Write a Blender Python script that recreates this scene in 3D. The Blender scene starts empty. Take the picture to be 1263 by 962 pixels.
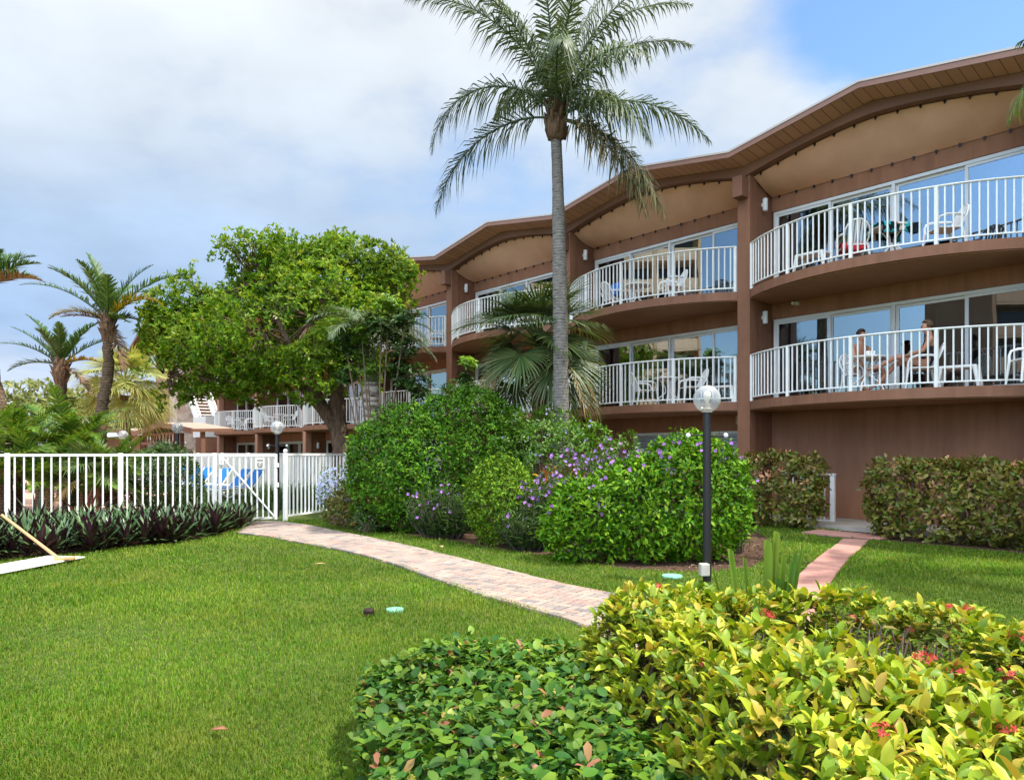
import bpy, bmesh, math, random
import numpy as np
from mathutils import Vector, Matrix, Euler

# ------------------------------------------------------------------ camera, sky, sun, exposure
S = bpy.context.scene
COL = S.collection
F_PX, W_PX, HZ, CAM_H = 900.0, 1263.0, 558.0, 1.6
cam_d = bpy.data.cameras.new("camera"); cam = bpy.data.objects.new("camera", cam_d); COL.objects.link(cam)
cam.location = (0, 0, CAM_H); cam.rotation_euler = (math.pi / 2, 0, 0)
cam_d.sensor_width = 36.0; cam_d.lens = 36.0 * F_PX / W_PX; cam_d.shift_y = (HZ - 481.0) / W_PX
cam_d.clip_start = 0.05; cam_d.clip_end = 2000
S.camera = cam
SUN_AZ, SUN_EL = math.radians(346), math.radians(63)
SUN = Vector((math.cos(SUN_EL) * math.cos(SUN_AZ), math.cos(SUN_EL) * math.sin(SUN_AZ), math.sin(SUN_EL)))
sd = bpy.data.lights.new("sun", 'SUN'); sd.energy = 4.3; sd.angle = math.radians(1.2); sd.color = (1.0, .94, .84)
so = bpy.data.objects.new("sun", sd); COL.objects.link(so); so.rotation_euler = SUN.to_track_quat('Z', 'Y').to_euler()
so.location = (20, -10, 30)
S.view_settings.view_transform = 'Standard'; S.view_settings.look = 'None'
S.view_settings.gamma = 1.0; S.view_settings.use_curve_mapping = False
S.view_settings.exposure = 0.88
S.cycles.max_bounces = 8; S.cycles.transparent_max_bounces = 16; S.cycles.use_denoising = True
S.cycles.sample_clamp_indirect = 6.0
S.cycles.caustics_reflective = False; S.cycles.caustics_refractive = False

wd = bpy.data.worlds.new("World"); S.world = wd; wd.use_nodes = True
def make_sky():
    nt = wd.node_tree; N = nt.nodes; L = nt.links; N.clear()
    def n(t, **k):
        x = N.new(t)
        for a, b in k.items(): setattr(x, a, b)
        return x
    sky = n('ShaderNodeTexSky', sky_type='NISHITA', sun_disc=False)
    sky.sun_elevation = SUN_EL; sky.sun_rotation = math.atan2(SUN.x, SUN.y); sky.altitude = 0; sky.air_density = 1.0; sky.dust_density = .6
    tc = n('ShaderNodeTexCoord')
    sep = n('ShaderNodeSeparateXYZ'); L.new(tc.outputs['Generated'], sep.inputs[0])
    # flatten the direction onto a cloud layer overhead, softened at the horizon
    def mth(op, a, b=None, clamp=False):
        m = n('ShaderNodeMath', operation=op, use_clamp=clamp)
        for i, v in enumerate((a, b)):
            if v is None: continue
            if isinstance(v, (int, float)): m.inputs[i].default_value = v
            else: L.new(v, m.inputs[i])
        return m.outputs[0]
    zz = mth('ADD', mth('MAXIMUM', sep.outputs[2], 0.0), .22)
    cb = n('ShaderNodeCombineXYZ')
    L.new(mth('DIVIDE', sep.outputs[0], zz), cb.inputs[0]); L.new(mth('DIVIDE', sep.outputs[1], zz), cb.inputs[1])
    def noise(scale, detail, rough, off):
        mp = n('ShaderNodeMapping'); mp.inputs['Location'].default_value = off; L.new(cb.outputs[0], mp.inputs[0])
        t = n('ShaderNodeTexNoise'); t.inputs['Scale'].default_value = scale; t.inputs['Detail'].default_value = detail
        t.inputs['Roughness'].default_value = rough; L.new(mp.outputs[0], t.inputs['Vector']); return t.outputs[0]
    big = noise(.75, 4, .5, (3.1, 1.7, 0)); fine = noise(2.2, 7, .55, (7.3, 2.2, 0))
    def dot(v):
        d = n('ShaderNodeVectorMath', operation='DOT_PRODUCT'); L.new(tc.outputs['Generated'], d.inputs[0])
        d.inputs[1].default_value = Vector(v).normalized(); return d.outputs['Value']
    def ramp(x, a, b):
        r = n('ShaderNodeMapRange', interpolation_type='SMOOTHSTEP'); L.new(x, r.inputs[0]); r.inputs[1].default_value = a; r.inputs[2].default_value = b
        return r.outputs[0]
    hole1 = ramp(dot((.70, 1, .68)), .962, 1.0)
    hole2 = ramp(dot((-1, -.25, .18)), .80, .95)
    hole3 = ramp(dot((.05, 1, .33)), .965, .999)
    m = mth('ADD', mth('MULTIPLY', big, .6), mth('MULTIPLY', fine, .4))
    m = mth('SUBTRACT', m, mth('MULTIPLY', hole1, .26))
    m = mth('SUBTRACT', m, mth('MULTIPLY', hole2, .36))
    m = mth('SUBTRACT', m, mth('MULTIPLY', hole3, .0))
    cover = ramp(m, .30, .47)
    # cloud colour: pale grey above, bluer and darker in a band low down, white at the horizon
    cr = n('ShaderNodeValToRGB'); e = cr.color_ramp.elements
    e[0].position = 0.0; e[0].color = (6.16, 6.60, 7.26, 1)
    e[1].position = 1.0; e[1].color = (6.16, 6.49, 6.82, 1)
    for p, c in ((.075, (4.9, 5.5, 6.5, 1)), (.16, (2.75, 3.9, 5.7, 1)), (.27, (3.3, 4.4, 6.0, 1)), (.38, (4.73, 5.33, 6.05, 1)), (.5, (5.61, 6.05, 6.49, 1))):
        q = cr.color_ramp.elements.new(p); q.color = c
    el = mth('ADD', sep.outputs[2], mth('MULTIPLY', mth('SUBTRACT', big, .5), .28), True)
    L.new(el, cr.inputs[0])
    var = n('ShaderNodeMapRange'); L.new(fine, var.inputs[0]); var.inputs[1].default_value = .3; var.inputs[2].default_value = .7
    var.inputs[3].default_value = .87; var.inputs[4].default_value = 1.12
    vm = n('ShaderNodeVectorMath', operation='SCALE'); L.new(cr.outputs[0], vm.inputs[0]); L.new(var.outputs[0], vm.inputs['Scale'])
    sk = n('ShaderNodeVectorMath', operation='MULTIPLY'); L.new(sky.outputs[0], sk.inputs[0]); sk.inputs[1].default_value = (1.25, 1.5, 1.65)
    mx = n('ShaderNodeMix', data_type='RGBA'); L.new(cover, mx.inputs[0])
    L.new(sk.outputs[0], mx.inputs[6]); L.new(vm.outputs[0], mx.inputs[7])
    # added fill: unseen sky high behind the camera brightened to light the facade
    sky_fill = ramp(dot((-.30, -.72, .75)), .5, .97)
    gs = n('ShaderNodeVectorMath', operation='SCALE'); L.new(mx.outputs[2], gs.inputs[0]); L.new(mth('ADD', mth('MULTIPLY', sky_fill, 3.2), 1.0), gs.inputs['Scale'])
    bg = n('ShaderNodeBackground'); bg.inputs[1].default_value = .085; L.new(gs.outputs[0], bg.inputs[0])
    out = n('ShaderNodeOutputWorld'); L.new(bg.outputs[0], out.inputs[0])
make_sky()

# ------------------------------------------------------------------ helpers
random.seed(7)
RNG = np.random.default_rng(11)
def G(px, py):                                   # a ground point seen at a pixel of the photograph
    Y = CAM_H * F_PX / (py - HZ); return ((px - 631.5) / F_PX * Y, Y)
def P(px, py, Y): return Vector(((px - 631.5) / F_PX * Y, Y, CAM_H + (HZ - py) / F_PX * Y))

def tag(o, label=None, cat=None, group=None, kind=None):
    if label: o['label'] = label
    if cat: o['category'] = cat
    if group: o['group'] = group
    if kind: o['kind'] = kind
    return o
def empty(name, loc, rz=0.0, label=None, cat=None, group=None):
    o = bpy.data.objects.new(name, None); COL.objects.link(o); o.location = loc; o.rotation_euler = (0, 0, rz)
    o.empty_display_size = .2
    return tag(o, label, cat, group)
def link(name, me, mat=None, parent=None, smooth=False):
    if mat is not None:
        for m in (mat if isinstance(mat, (list, tuple)) else (mat,)): me.materials.append(m)
    if smooth: me.polygons.foreach_set('use_smooth', np.ones(len(me.polygons), dtype=bool))
    o = bpy.data.objects.new(name, me); COL.objects.link(o)
    if parent is not None: o.parent = parent
    return o
KIDS = {}
def copy_tree(root, loc=None, rz=None, label=None, group=None, scale=None):
    def rec(o, parent):
        c = o.copy(); COL.objects.link(c)
        if parent is not None: c.parent = parent
        for ch in o.children: rec(ch, c)
        return c
    r = rec(root, None)
    if loc is not None: r.location = loc
    if rz is not None: r.rotation_euler = (0, 0, rz)
    if scale is not None: r.scale = (scale,) * 3
    if label: r['label'] = label
    if group: r['group'] = group
    return r

class MB:
    def __init__(s): s.v = []; s.f = []; s.m = []
    def add(s, vs, fs, mi=0):
        b = len(s.v); s.v.extend([tuple(p) for p in vs])
        for f in fs: s.f.append(tuple(b + i for i in f)); s.m.append(mi)
        return s
    def box(s, x0, x1, y0, y1, z0, z1, mi=0):
        v = [(x0,y0,z0),(x1,y0,z0),(x1,y1,z0),(x0,y1,z0),(x0,y0,z1),(x1,y0,z1),(x1,y1,z1),(x0,y1,z1)]
        return s.add(v, [(0,3,2,1),(4,5,6,7),(0,1,5,4),(1,2,6,5),(2,3,7,6),(3,0,4,7)], mi)
    def bevbox(s, x0, x1, y0, y1, z0, z1, b=.01, mi=0):
        bm = bmesh.new(); bmesh.ops.create_cube(bm, size=1)
        for v in bm.verts:
            v.co.x = x0 if v.co.x < 0 else x1; v.co.y = y0 if v.co.y < 0 else y1; v.co.z = z0 if v.co.z < 0 else z1
        bmesh.ops.bevel(bm, geom=list(bm.edges), offset=b, segments=2, profile=.5, affect='EDGES')
        return s.addbm(bm, None, mi)
    def addbm(s, bm, M=None, mi=0):
        bm.verts.index_update()
        vs = [(M @ v.co) if M else v.co.copy() for v in bm.verts]
        s.add(vs, [tuple(v.index for v in f.verts) for f in bm.faces], mi); bm.free(); return s
    def prism(s, poly, z0, z1, mi=0):            # poly in XY
        n = len(poly)
        v = [(p[0], p[1], z0) for p in poly] + [(p[0], p[1], z1) for p in poly]
        a = sum(poly[i][0]*poly[(i+1)%n][1]-poly[(i+1)%n][0]*poly[i][1] for i in range(n))
        idx = list(range(n)) if a > 0 else list(range(n))[::-1]
        fs = [tuple(reversed(idx)), tuple(i+n for i in idx)]
        for k in range(n):
            i, j = idx[k], idx[(k+1)%n]; fs.append((i, j, j+n, i+n))
        return s.add(v, fs, mi)
    def bar(s, a, b, w, d=None, mi=0):           # square bar between two points
        return s.tube([a, b], [w/1.4142, w/1.4142], 4, mi, twist=math.pi/4)
    def tube(s, pts, rad, n=8, mi=0, cap=True, twist=0.0, squash=None):
        pts = [Vector(p) for p in pts]; k = len(pts)
        if not isinstance(rad, (list, tuple)): rad = [rad]*k
        t0 = (pts[1]-pts[0]).normalized()
        up = Vector((0,0,1)) if abs(t0.z) < .9 else Vector((1,0,0))
        x = t0.cross(up).normalized()
        vs = []
        for i in range(k):
            t = (pts[min(i+1,k-1)]-pts[max(i-1,0)])
            t = t.normalized() if t.length > 1e-9 else t0
            x = (x - t*x.dot(t)).normalized(); y = t.cross(x)
            for j in range(n):
                a = twist + 2*math.pi*j/n
                vs.append(pts[i] + (x*math.cos(a) + y*math.sin(a)*(squash or 1))*rad[i])
        fs = []
        for i in range(k-1):
            for j in range(n):
                fs.append((i*n+j, i*n+(j+1)%n, (i+1)*n+(j+1)%n, (i+1)*n+j))
        if cap: fs.append(tuple(range(n))[::-1]); fs.append(tuple((k-1)*n+j for j in range(n)))
        return s.add(vs, fs, mi)
    def lathe(s, prof, n=24, c=(0,0,0), mi=0):   # (r, z)
        vs = []; fs = []; k = len(prof)
        for r, z in prof:
            for j in range(n):
                a = 2*math.pi*j/n; vs.append((c[0]+r*math.cos(a), c[1]+r*math.sin(a), c[2]+z))
        for i in range(k-1):
            for j in range(n): fs.append((i*n+j, i*n+(j+1)%n, (i+1)*n+(j+1)%n, (i+1)*n+j))
        fs.append(tuple(range(n))[::-1]); fs.append(tuple((k-1)*n+j for j in range(n)))
        return s.add(vs, fs, mi)
    def xform(s, M, start=0):
        for i in range(start, len(s.v)): s.v[i] = tuple(M @ Vector(s.v[i]))
        return s
    def build(s, name, mat, parent=None, smooth=False, M=None):
        me = bpy.data.meshes.new(name)
        v = s.v if M is None else [tuple(M @ Vector(p)) for p in s.v]
        me.from_pydata(v, [], s.f); 
        if any(s.m): me.polygons.foreach_set('material_index', s.m)
        me.update()
        o = link(name, me, mat, parent, smooth)
        return o

def smooth_by_angle(o, deg=40):
    me = o.data; me.polygons.foreach_set('use_smooth', np.ones(len(me.polygons), dtype=bool))
    try: me.set_sharp_from_angle(angle=math.radians(deg))
    except Exception: pass
    return o

# leaf soups: every leaf its own little island
T2 = (np.array([(0,0,0),(.42,.5,.07),(1,0,-.12),(.42,-.5,.07)], float), [], [(0,2,1),(0,3,2)])
T4 = (np.array([(0,0,0),(.5,0,.03),(1,0,-.10),(.45,.5,.08),(.45,-.5,.08)], float), [], [(0,1,3),(1,2,3),(0,4,1),(1,4,2)])
T8 = (np.array([(0,0,0),(.3,0,.02),(.68,0,.02),(1,0,-.09),(.26,.34,.07),(.70,.44,.06),(.26,-.34,.07),(.70,-.44,.06)], float),
      [(1,2,5,4),(1,6,7,2)], [(0,1,4),(2,3,5),(0,6,1),(2,7,3)])
def fine_leaf(ws=(.20,.43,.47,.30)):
    ls = (.12,.36,.62,.84); hm = (.01,.025,.015,-.03); v = [(0,0,0)]
    for l, w, h in zip(ls, ws, hm): v += [(l,0,h), (l-.02,w,h+.055+.02*w), (l-.02,-w,h+.055+.02*w)]
    v.append((1,0,-.10)); q = []; t = [(0,1,2),(0,3,1)]
    for i in range(3): m, n = 1+3*i, 4+3*i; q += [(m,n,n+1,m+1),(m,m+2,n+2,n)]
    t += [(10,13,11),(10,12,13)]
    return (np.array(v, float), q, t)
TF = fine_leaf(); TR = fine_leaf((.30,.50,.47,.26))
def unit(a): return a/np.maximum(np.linalg.norm(a, axis=-1, keepdims=True), 1e-9)
class Soup:
    def __init__(s): s.V = []; s.Q = []; s.T = []; s.n = 0
    def raw(s, V, Q=None, T=None):
        V = np.asarray(V, float)
        if Q is not None and len(Q): s.Q.append(np.asarray(Q, np.int64)+s.n)
        if T is not None and len(T): s.T.append(np.asarray(T, np.int64)+s.n)
        s.V.append(V); s.n += len(V)
    def leaves(s, pos, axis, normal, length, width, tmpl=T2):
        pos = np.asarray(pos, float); N = len(pos)
        if N == 0: return
        x = unit(axis); y = unit(np.cross(normal, x)); z = np.cross(x, y)
        tv, tq, tt = tmpl; k = len(tv)
        length = np.broadcast_to(np.asarray(length, float), (N,)); width = np.broadcast_to(np.asarray(width, float), (N,))
        V = (pos[:,None,:] + x[:,None,:]*(tv[None,:,0:1]*length[:,None,None]) + y[:,None,:]*(tv[None,:,1:2]*width[:,None,None])
             + z[:,None,:]*(tv[None,:,2:3]*length[:,None,None])).reshape(-1,3)
        off = (np.arange(N)*k)[:,None,None]
        Q = (np.array(tq, np.int64)[None]+off).reshape(-1,4) if len(tq) else None
        T = (np.array(tt, np.int64)[None]+off).reshape(-1,3) if len(tt) else None
        s.raw(V, Q, T)
    def mesh(s, name):
        me = bpy.data.meshes.new(name)
        V = np.concatenate(s.V) if s.V else np.zeros((0,3))
        Q = np.concatenate(s.Q) if s.Q else np.zeros((0,4), np.int64)
        T = np.concatenate(s.T) if s.T else np.zeros((0,3), np.int64)
        nq, nt = len(Q), len(T)
        me.vertices.add(len(V)); me.vertices.foreach_set('co', V.astype(np.float32).ravel())
        me.loops.add(nq*4+nt*3); me.polygons.add(nq+nt)
        me.loops.foreach_set('vertex_index', np.concatenate([Q.ravel(), T.ravel()]).astype(np.int32))
        st = np.concatenate([np.arange(nq)*4, nq*4+np.arange(nt)*3]).astype(np.int32)
        me.polygons.foreach_set('loop_start', st)
        me.update(calc_edges=True)
        return me
    def build(s, name, mat, parent=None, smooth=False):
        return link(name, s.mesh(name), mat, parent, smooth)
def rand_dir(n): return unit(RNG.normal(size=(n,3)))
def whorls(soup, tips, axes, per, size, width, spread=(35,80), tmpl=T2, up=.25, jit=.03, sizevar=.3):
    """leaves set round each twig tip, opening from the twig's axis"""
    n = len(tips); N = n*per
    ax = np.repeat(unit(axes), per, 0); tp = np.repeat(tips, per, 0)
    a = unit(np.cross(ax, rand_dir(n).repeat(per,0))); b = np.cross(ax, a)
    ph = (np.tile(np.arange(per), n)*2.39996 + RNG.uniform(0,.6,N))
    th = np.radians(RNG.uniform(spread[0], spread[1], N))
    rad = a*np.cos(ph)[:,None] + b*np.sin(ph)[:,None]
    d = ax*np.cos(th)[:,None] + rad*np.sin(th)[:,None]; d[:,2] += up*.3
    nor = ax*np.sin(th)[:,None] - rad*np.cos(th)[:,None] + RNG.normal(size=(N,3))*.18
    nor[:,2] += up
    L = size*(1+RNG.uniform(-sizevar, sizevar, N))
    soup.leaves(tp + RNG.normal(size=(N,3))*jit, d, nor, L, L*width, tmpl)

def lumps(p, seed, k=3, f=2.0):
    r = np.random.default_rng(seed); out = np.zeros(len(p))
    for i in range(k*3):
        w = unit(r.normal(size=3))*f*(1+.5*(i//3)); out += np.sin(p@w + r.uniform(0,6.28))/(1+.7*(i//3))
    return out/3.2

# ------------------------------------------------------------------ materials
MATS = {}
def mat(name, col, rough=.6, spec=.4, bump=0.0, bscale=60, var=0.0, vscale=3, metal=0.0, coat=0, streak=0.0):
    m = bpy.data.materials.new(name); m.use_nodes = True; nt = m.node_tree; N = nt.nodes; L = nt.links
    b = N['Principled BSDF']; b.inputs['Base Color'].default_value = (*col, 1); b.inputs['Roughness'].default_value = rough
    b.inputs['Specular IOR Level'].default_value = spec; b.inputs['Metallic'].default_value = metal
    if coat: b.inputs['Coat Weight'].default_value = coat
    tc = N.new('ShaderNodeTexCoord')
    if var > 0:
        t = N.new('ShaderNodeTexNoise'); t.inputs['Scale'].default_value = vscale; t.inputs['Detail'].default_value = 6; t.inputs['Roughness'].default_value = .6
        L.new(tc.outputs['Object'], t.inputs['Vector'])
        r = N.new('ShaderNodeMapRange'); L.new(t.outputs[0], r.inputs[0]); r.inputs[1].default_value = .3; r.inputs[2].default_value = .7
        r.inputs[3].default_value = 1-var; r.inputs[4].default_value = 1+var
        s = N.new('ShaderNodeVectorMath'); s.operation = 'SCALE'; s.inputs[0].default_value = col; L.new(r.outputs[0], s.inputs['Scale'])
        o = s.outputs[0]
        if streak > 0:                                   # rain runs down a painted wall
            mp = N.new('ShaderNodeMapping'); mp.inputs['Scale'].default_value = (3.2, 3.2, .28); L.new(tc.outputs['Object'], mp.inputs[0])
            t2 = N.new('ShaderNodeTexNoise'); t2.inputs['Scale'].default_value = 1.6; t2.inputs['Detail'].default_value = 7; t2.inputs['Roughness'].default_value = .7; L.new(mp.outputs[0], t2.inputs['Vector'])
            r2 = N.new('ShaderNodeMapRange'); L.new(t2.outputs[0], r2.inputs[0]); r2.inputs[1].default_value = .38; r2.inputs[2].default_value = .68; r2.inputs[3].default_value = 1+streak*.5; r2.inputs[4].default_value = 1-streak
            s2 = N.new('ShaderNodeVectorMath'); s2.operation = 'SCALE'; L.new(o, s2.inputs[0]); L.new(r2.outputs[0], s2.inputs['Scale']); o = s2.outputs[0]
        L.new(o, b.inputs['Base Color'])
    if bump > 0:
        t = N.new('ShaderNodeTexNoise'); t.inputs['Scale'].default_value = bscale; t.inputs['Detail'].default_value = 4
        L.new(tc.outputs['Object'], t.inputs['Vector'])
        bp = N.new('ShaderNodeBump'); bp.inputs['Strength'].default_value = bump; bp.inputs['Distance'].default_value = .02
        L.new(t.outputs[0], bp.inputs['Height']); L.new(bp.outputs[0], b.inputs['Normal'])
    MATS[name] = m; return m
def leaf_mat(name, cols, transl=.3, rough=.45, spec=.35, nscale=2.0, nvar=.28, tcol=None, hue=0.0):
    """leaf colour differs from leaf to leaf; a soft noise gives older and younger growth"""
    m = bpy.data.materials.new(name); m.use_nodes = True; nt = m.node_tree; N = nt.nodes; L = nt.links
    b = N['Principled BSDF']; out = N['Material Output']
    b.inputs['Roughness'].default_value = rough; b.inputs['Specular IOR Level'].default_value = spec
    g = N.new('ShaderNodeNewGeometry'); cr = N.new('ShaderNodeValToRGB'); e = cr.color_ramp.elements
    n = len(cols); e[0].position = 0; e[0].color = (*cols[0][1:], 1) if len(cols[0]) == 4 else (*cols[0], 1)
    e[1].position = 1; e[1].color = (*cols[-1][-3:], 1)
    for i in range(1, n-1):
        c = cols[i]; p = c[0] if len(c) == 4 else i/(n-1)
        q = e.new(p); q.color = (*c[-3:], 1)
    L.new(g.outputs['Random Per Island'], cr.inputs[0])
    tc = N.new('ShaderNodeTexCoord'); t = N.new('ShaderNodeTexNoise'); t.inputs['Scale'].default_value = nscale; t.inputs['Detail'].default_value = 3
    L.new(tc.outputs['Object'], t.inputs['Vector'])
    r = N.new('ShaderNodeMapRange'); L.new(t.outputs[0], r.inputs[0]); r.inputs[1].default_value = .3; r.inputs[2].default_value = .7
    r.inputs[3].default_value = 1-nvar; r.inputs[4].default_value = 1+nvar
    s = N.new('ShaderNodeVectorMath'); s.operation = 'SCALE'; L.new(cr.outputs[0], s.inputs[0]); L.new(r.outputs[0], s.inputs['Scale'])
    L.new(s.outputs[0], b.inputs['Base Color'])
    if transl > 0:
        tr = N.new('ShaderNodeBsdfTranslucent'); tm = N.new('ShaderNodeVectorMath'); tm.operation = 'MULTIPLY'
        L.new(s.outputs[0], tm.inputs[0]); tm.inputs[1].default_value = tcol or (1.5, 1.35, .6); L.new(tm.outputs[0], tr.inputs[0])
        mx = N.new('ShaderNodeMixShader'); mx.inputs[0].default_value = transl
        L.new(b.outputs[0], mx.inputs[1]); L.new(tr.outputs[0], mx.inputs[2]); L.new(mx.outputs[0], out.inputs[0])
    MATS[name] = m; return m

M_STUCCO = mat('stucco_brown', (.315,.148,.084), .85, .2, .3, 90, .10, .7, streak=.16)
M_STUCCO_P = mat('stucco_pink', (.40,.205,.135), .85, .2, .3, 90, .08, .7, streak=.14)
M_TRIM = mat('trim_brown', (.228,.104,.059), .65, .3, .12, 60, .10, 1.5, streak=.18)
M_BEAM = mat('beam_brown', (.20,.095,.058), .65, .3, .10, 30, .12, 1.0)
M_SOFF_SLAB = mat('slab_underside', (.38,.20,.125), .85, .15, .15, 60, .12, .8)
M_WHITE = mat('white_metal', (.79,.79,.76), .42, .45, .0, 60, .07, 5)
M_WFRAME = mat('white_frame', (.74,.74,.72), .45, .45)
M_PLASTIC = mat('white_plastic', (.82,.82,.80), .42, .45, .03, 60, .05, 6)
M_BLACK = mat('black_paint', (.012,.012,.013), .4, .5, .05, 60)
M_BARK = mat('bark', (.17,.115,.08), .9, .15, .9, 18, .35, 5)
M_PALMBARK = None
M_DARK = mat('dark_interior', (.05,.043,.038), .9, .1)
M_CURT = mat('curtain_cloth', (.42,.40,.36), .9, .1, .05, 40, .06, 2)
M_ROOF = mat('roof_membrane', (.50,.47,.43), .9, .2, .1, 20, .1, 1)
M_FASC = mat('fascia', (.27,.145,.11), .6, .3, .05, 30, .08, 2)
M_CANVAS = mat('canvas', (.75,.43,.285), .85, .15, .12, 8, .10, 1.3)
M_CONC = mat('concrete', (.42,.37,.32), .9, .2, .2, 40, .12, 2)
M_STEM = mat('twig', (.16,.12,.085), .9, .1, .3, 60, .3, 12)
M_BLUE = mat('blue_fabric', (.015,.17,.52), .7, .25, .05, 60, .08, 5)
M_SKIN = mat('skin', (.42,.20,.12), .5, .35, .03, 40, .08, 10)
M_HAIR = mat('hair', (.05,.03,.02), .6, .3, .2, 60)
M_DKCLOTH = mat('dark_cloth', (.02,.02,.025), .8, .2)
M_WCLOTH = mat('white_cloth', (.72,.72,.70), .85, .15)
M_RED = mat('red_cloth', (.55,.03,.04), .85, .15, .1, 30)
M_WOOD = mat('pale_wood', (.50,.30,.14), .55, .3, .08, 25, .15, 8)
M_GREENLID = mat('green_lid', (.20,.48,.34), .5, .4, .05, 60, .1, 8)
M_MULCH = None

def soffit_mat():
    m = mat('soffit_planks', (.53,.28,.19), .65, .25); nt = m.node_tree; N = nt.nodes; L = nt.links; b = N['Principled BSDF']
    tc = N.new('ShaderNodeTexCoord'); sp = N.new('ShaderNodeSeparateXYZ'); L.new(tc.outputs['Object'], sp.inputs[0])
    a = N.new('ShaderNodeMath'); a.operation = 'MULTIPLY'; a.inputs[1].default_value = 4.6; L.new(sp.outputs[0], a.inputs[0])
    f = N.new('ShaderNodeMath'); f.operation = 'FRACT'; L.new(a.outputs[0], f.inputs[0])
    c = N.new('ShaderNodeMath'); c.operation = 'LESS_THAN'; c.inputs[1].default_value = .07; L.new(f.outputs[0], c.inputs[0])
    fl = N.new('ShaderNodeMath'); fl.operation = 'FLOOR'; L.new(a.outputs[0], fl.inputs[0])
    wn = N.new('ShaderNodeTexWhiteNoise'); wn.noise_dimensions = '1D'; L.new(fl.outputs[0], wn.inputs['W'])
    r = N.new('ShaderNodeMapRange'); L.new(wn.outputs[0], r.inputs[0]); r.inputs[3].default_value = .9; r.inputs[4].default_value = 1.08
    s = N.new('ShaderNodeVectorMath'); s.operation = 'SCALE'; s.inputs[0].default_value = (.53,.28,.19); L.new(r.outputs[0], s.inputs['Scale'])
    mx = N.new('ShaderNodeMix'); mx.data_type = 'RGBA'; L.new(c.outputs[0], mx.inputs[0]); L.new(s.outputs[0], mx.inputs[6]); mx.inputs[7].default_value = (.12,.07,.045,1)
    L.new(mx.outputs[2], b.inputs['Base Color']); return m
M_SOFFIT = soffit_mat()

def glass_mat(name, tint=(.50,.54,.56), refl=.20):
    m = bpy.data.materials.new(name); m.use_nodes = True; nt = m.node_tree; N = nt.nodes; L = nt.links; N.clear()
    tr = N.new('ShaderNodeBsdfTransparent'); tr.inputs[0].default_value = (*tint, 1)
    gl = N.new('ShaderNodeBsdfGlossy'); gl.inputs['Roughness'].default_value = .004; gl.inputs[0].default_value = (.92,.96,1,1)
    tc = N.new('ShaderNodeTexCoord'); t = N.new('ShaderNodeTexNoise'); t.inputs['Scale'].default_value = 1.1; t.inputs['Detail'].default_value = 1
    L.new(tc.outputs['Object'], t.inputs['Vector']); bp = N.new('ShaderNodeBump'); bp.inputs['Strength'].default_value = .012; bp.inputs['Distance'].default_value = .1
    L.new(t.outputs[0], bp.inputs['Height']); L.new(bp.outputs[0], gl.inputs['Normal'])
    fr = N.new('ShaderNodeFresnel'); fr.inputs[0].default_value = 1.5
    a = N.new('ShaderNodeMath'); a.operation = 'ADD'; a.use_clamp = True; a.inputs[1].default_value = refl; L.new(fr.outputs[0], a.inputs[0])
    mx = N.new('ShaderNodeMixShader'); L.new(a.outputs[0], mx.inputs[0]); L.new(tr.outputs[0], mx.inputs[1]); L.new(gl.outputs[0], mx.inputs[2])
    o = N.new('ShaderNodeOutputMaterial'); L.new(mx.outputs[0], o.inputs[0]); return m
M_GLASS = glass_mat('window_glass')

# ------------------------------------------------------------------ the hotel building
A0 = Vector((5.56, 17.5, 0)); UX = Vector((.6554, -.7553, 0)); VX = Vector((.7553, .6554, 0)); BROT = math.atan2(-.7553, .6554)
BAY = 5.98
def LB(u, v, z=0): return A0 + UX*u + VX*v + Vector((0, 0, z))
def U_at(px, v):                                   # where a sight line meets the plane v
    t = (px-631.5)/F_PX
    return (17.5*t + .6554*v*t - 5.56 - .7553*v)/(.6554 + .7553*t)
F1, F2 = 2.82, 5.48                                # balcony floor levels
SL = .20                                           # slab thickness
WV = 1.05                                          # wall line behind the column line
hotel = empty('hotel_building', A0, BROT, 'long brown three-storey hotel with bowed balconies and a folded gable roof', 'building')
def arc(u0, u1, sag, n, ins=.16):
    a, b = u0+ins, u1-ins; c = b-a; R = (c*c/4+sag*sag)/(2*sag); cu = (a+b)/2; cv = R-sag; half = math.asin(c/2/R)
    return [(cu+R*math.sin(-half+2*half*i/n), cv-R*math.cos(-half+2*half*i/n)) for i in range(n+1)]
def beam_top(u): k = abs(((u/BAY) % 1.0)-.5)*2; return 8.92 - .50*k
BAYS = list(range(-6, 3))                          # bay k spans u = k*BAY .. (k+1)*BAY
U0, U1 = BAYS[0]*BAY, (BAYS[-1]+1)*BAY
BAYNAME = {0: 'right', -1: 'middle', -2: 'next left', -3: 'fourth'}
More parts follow.
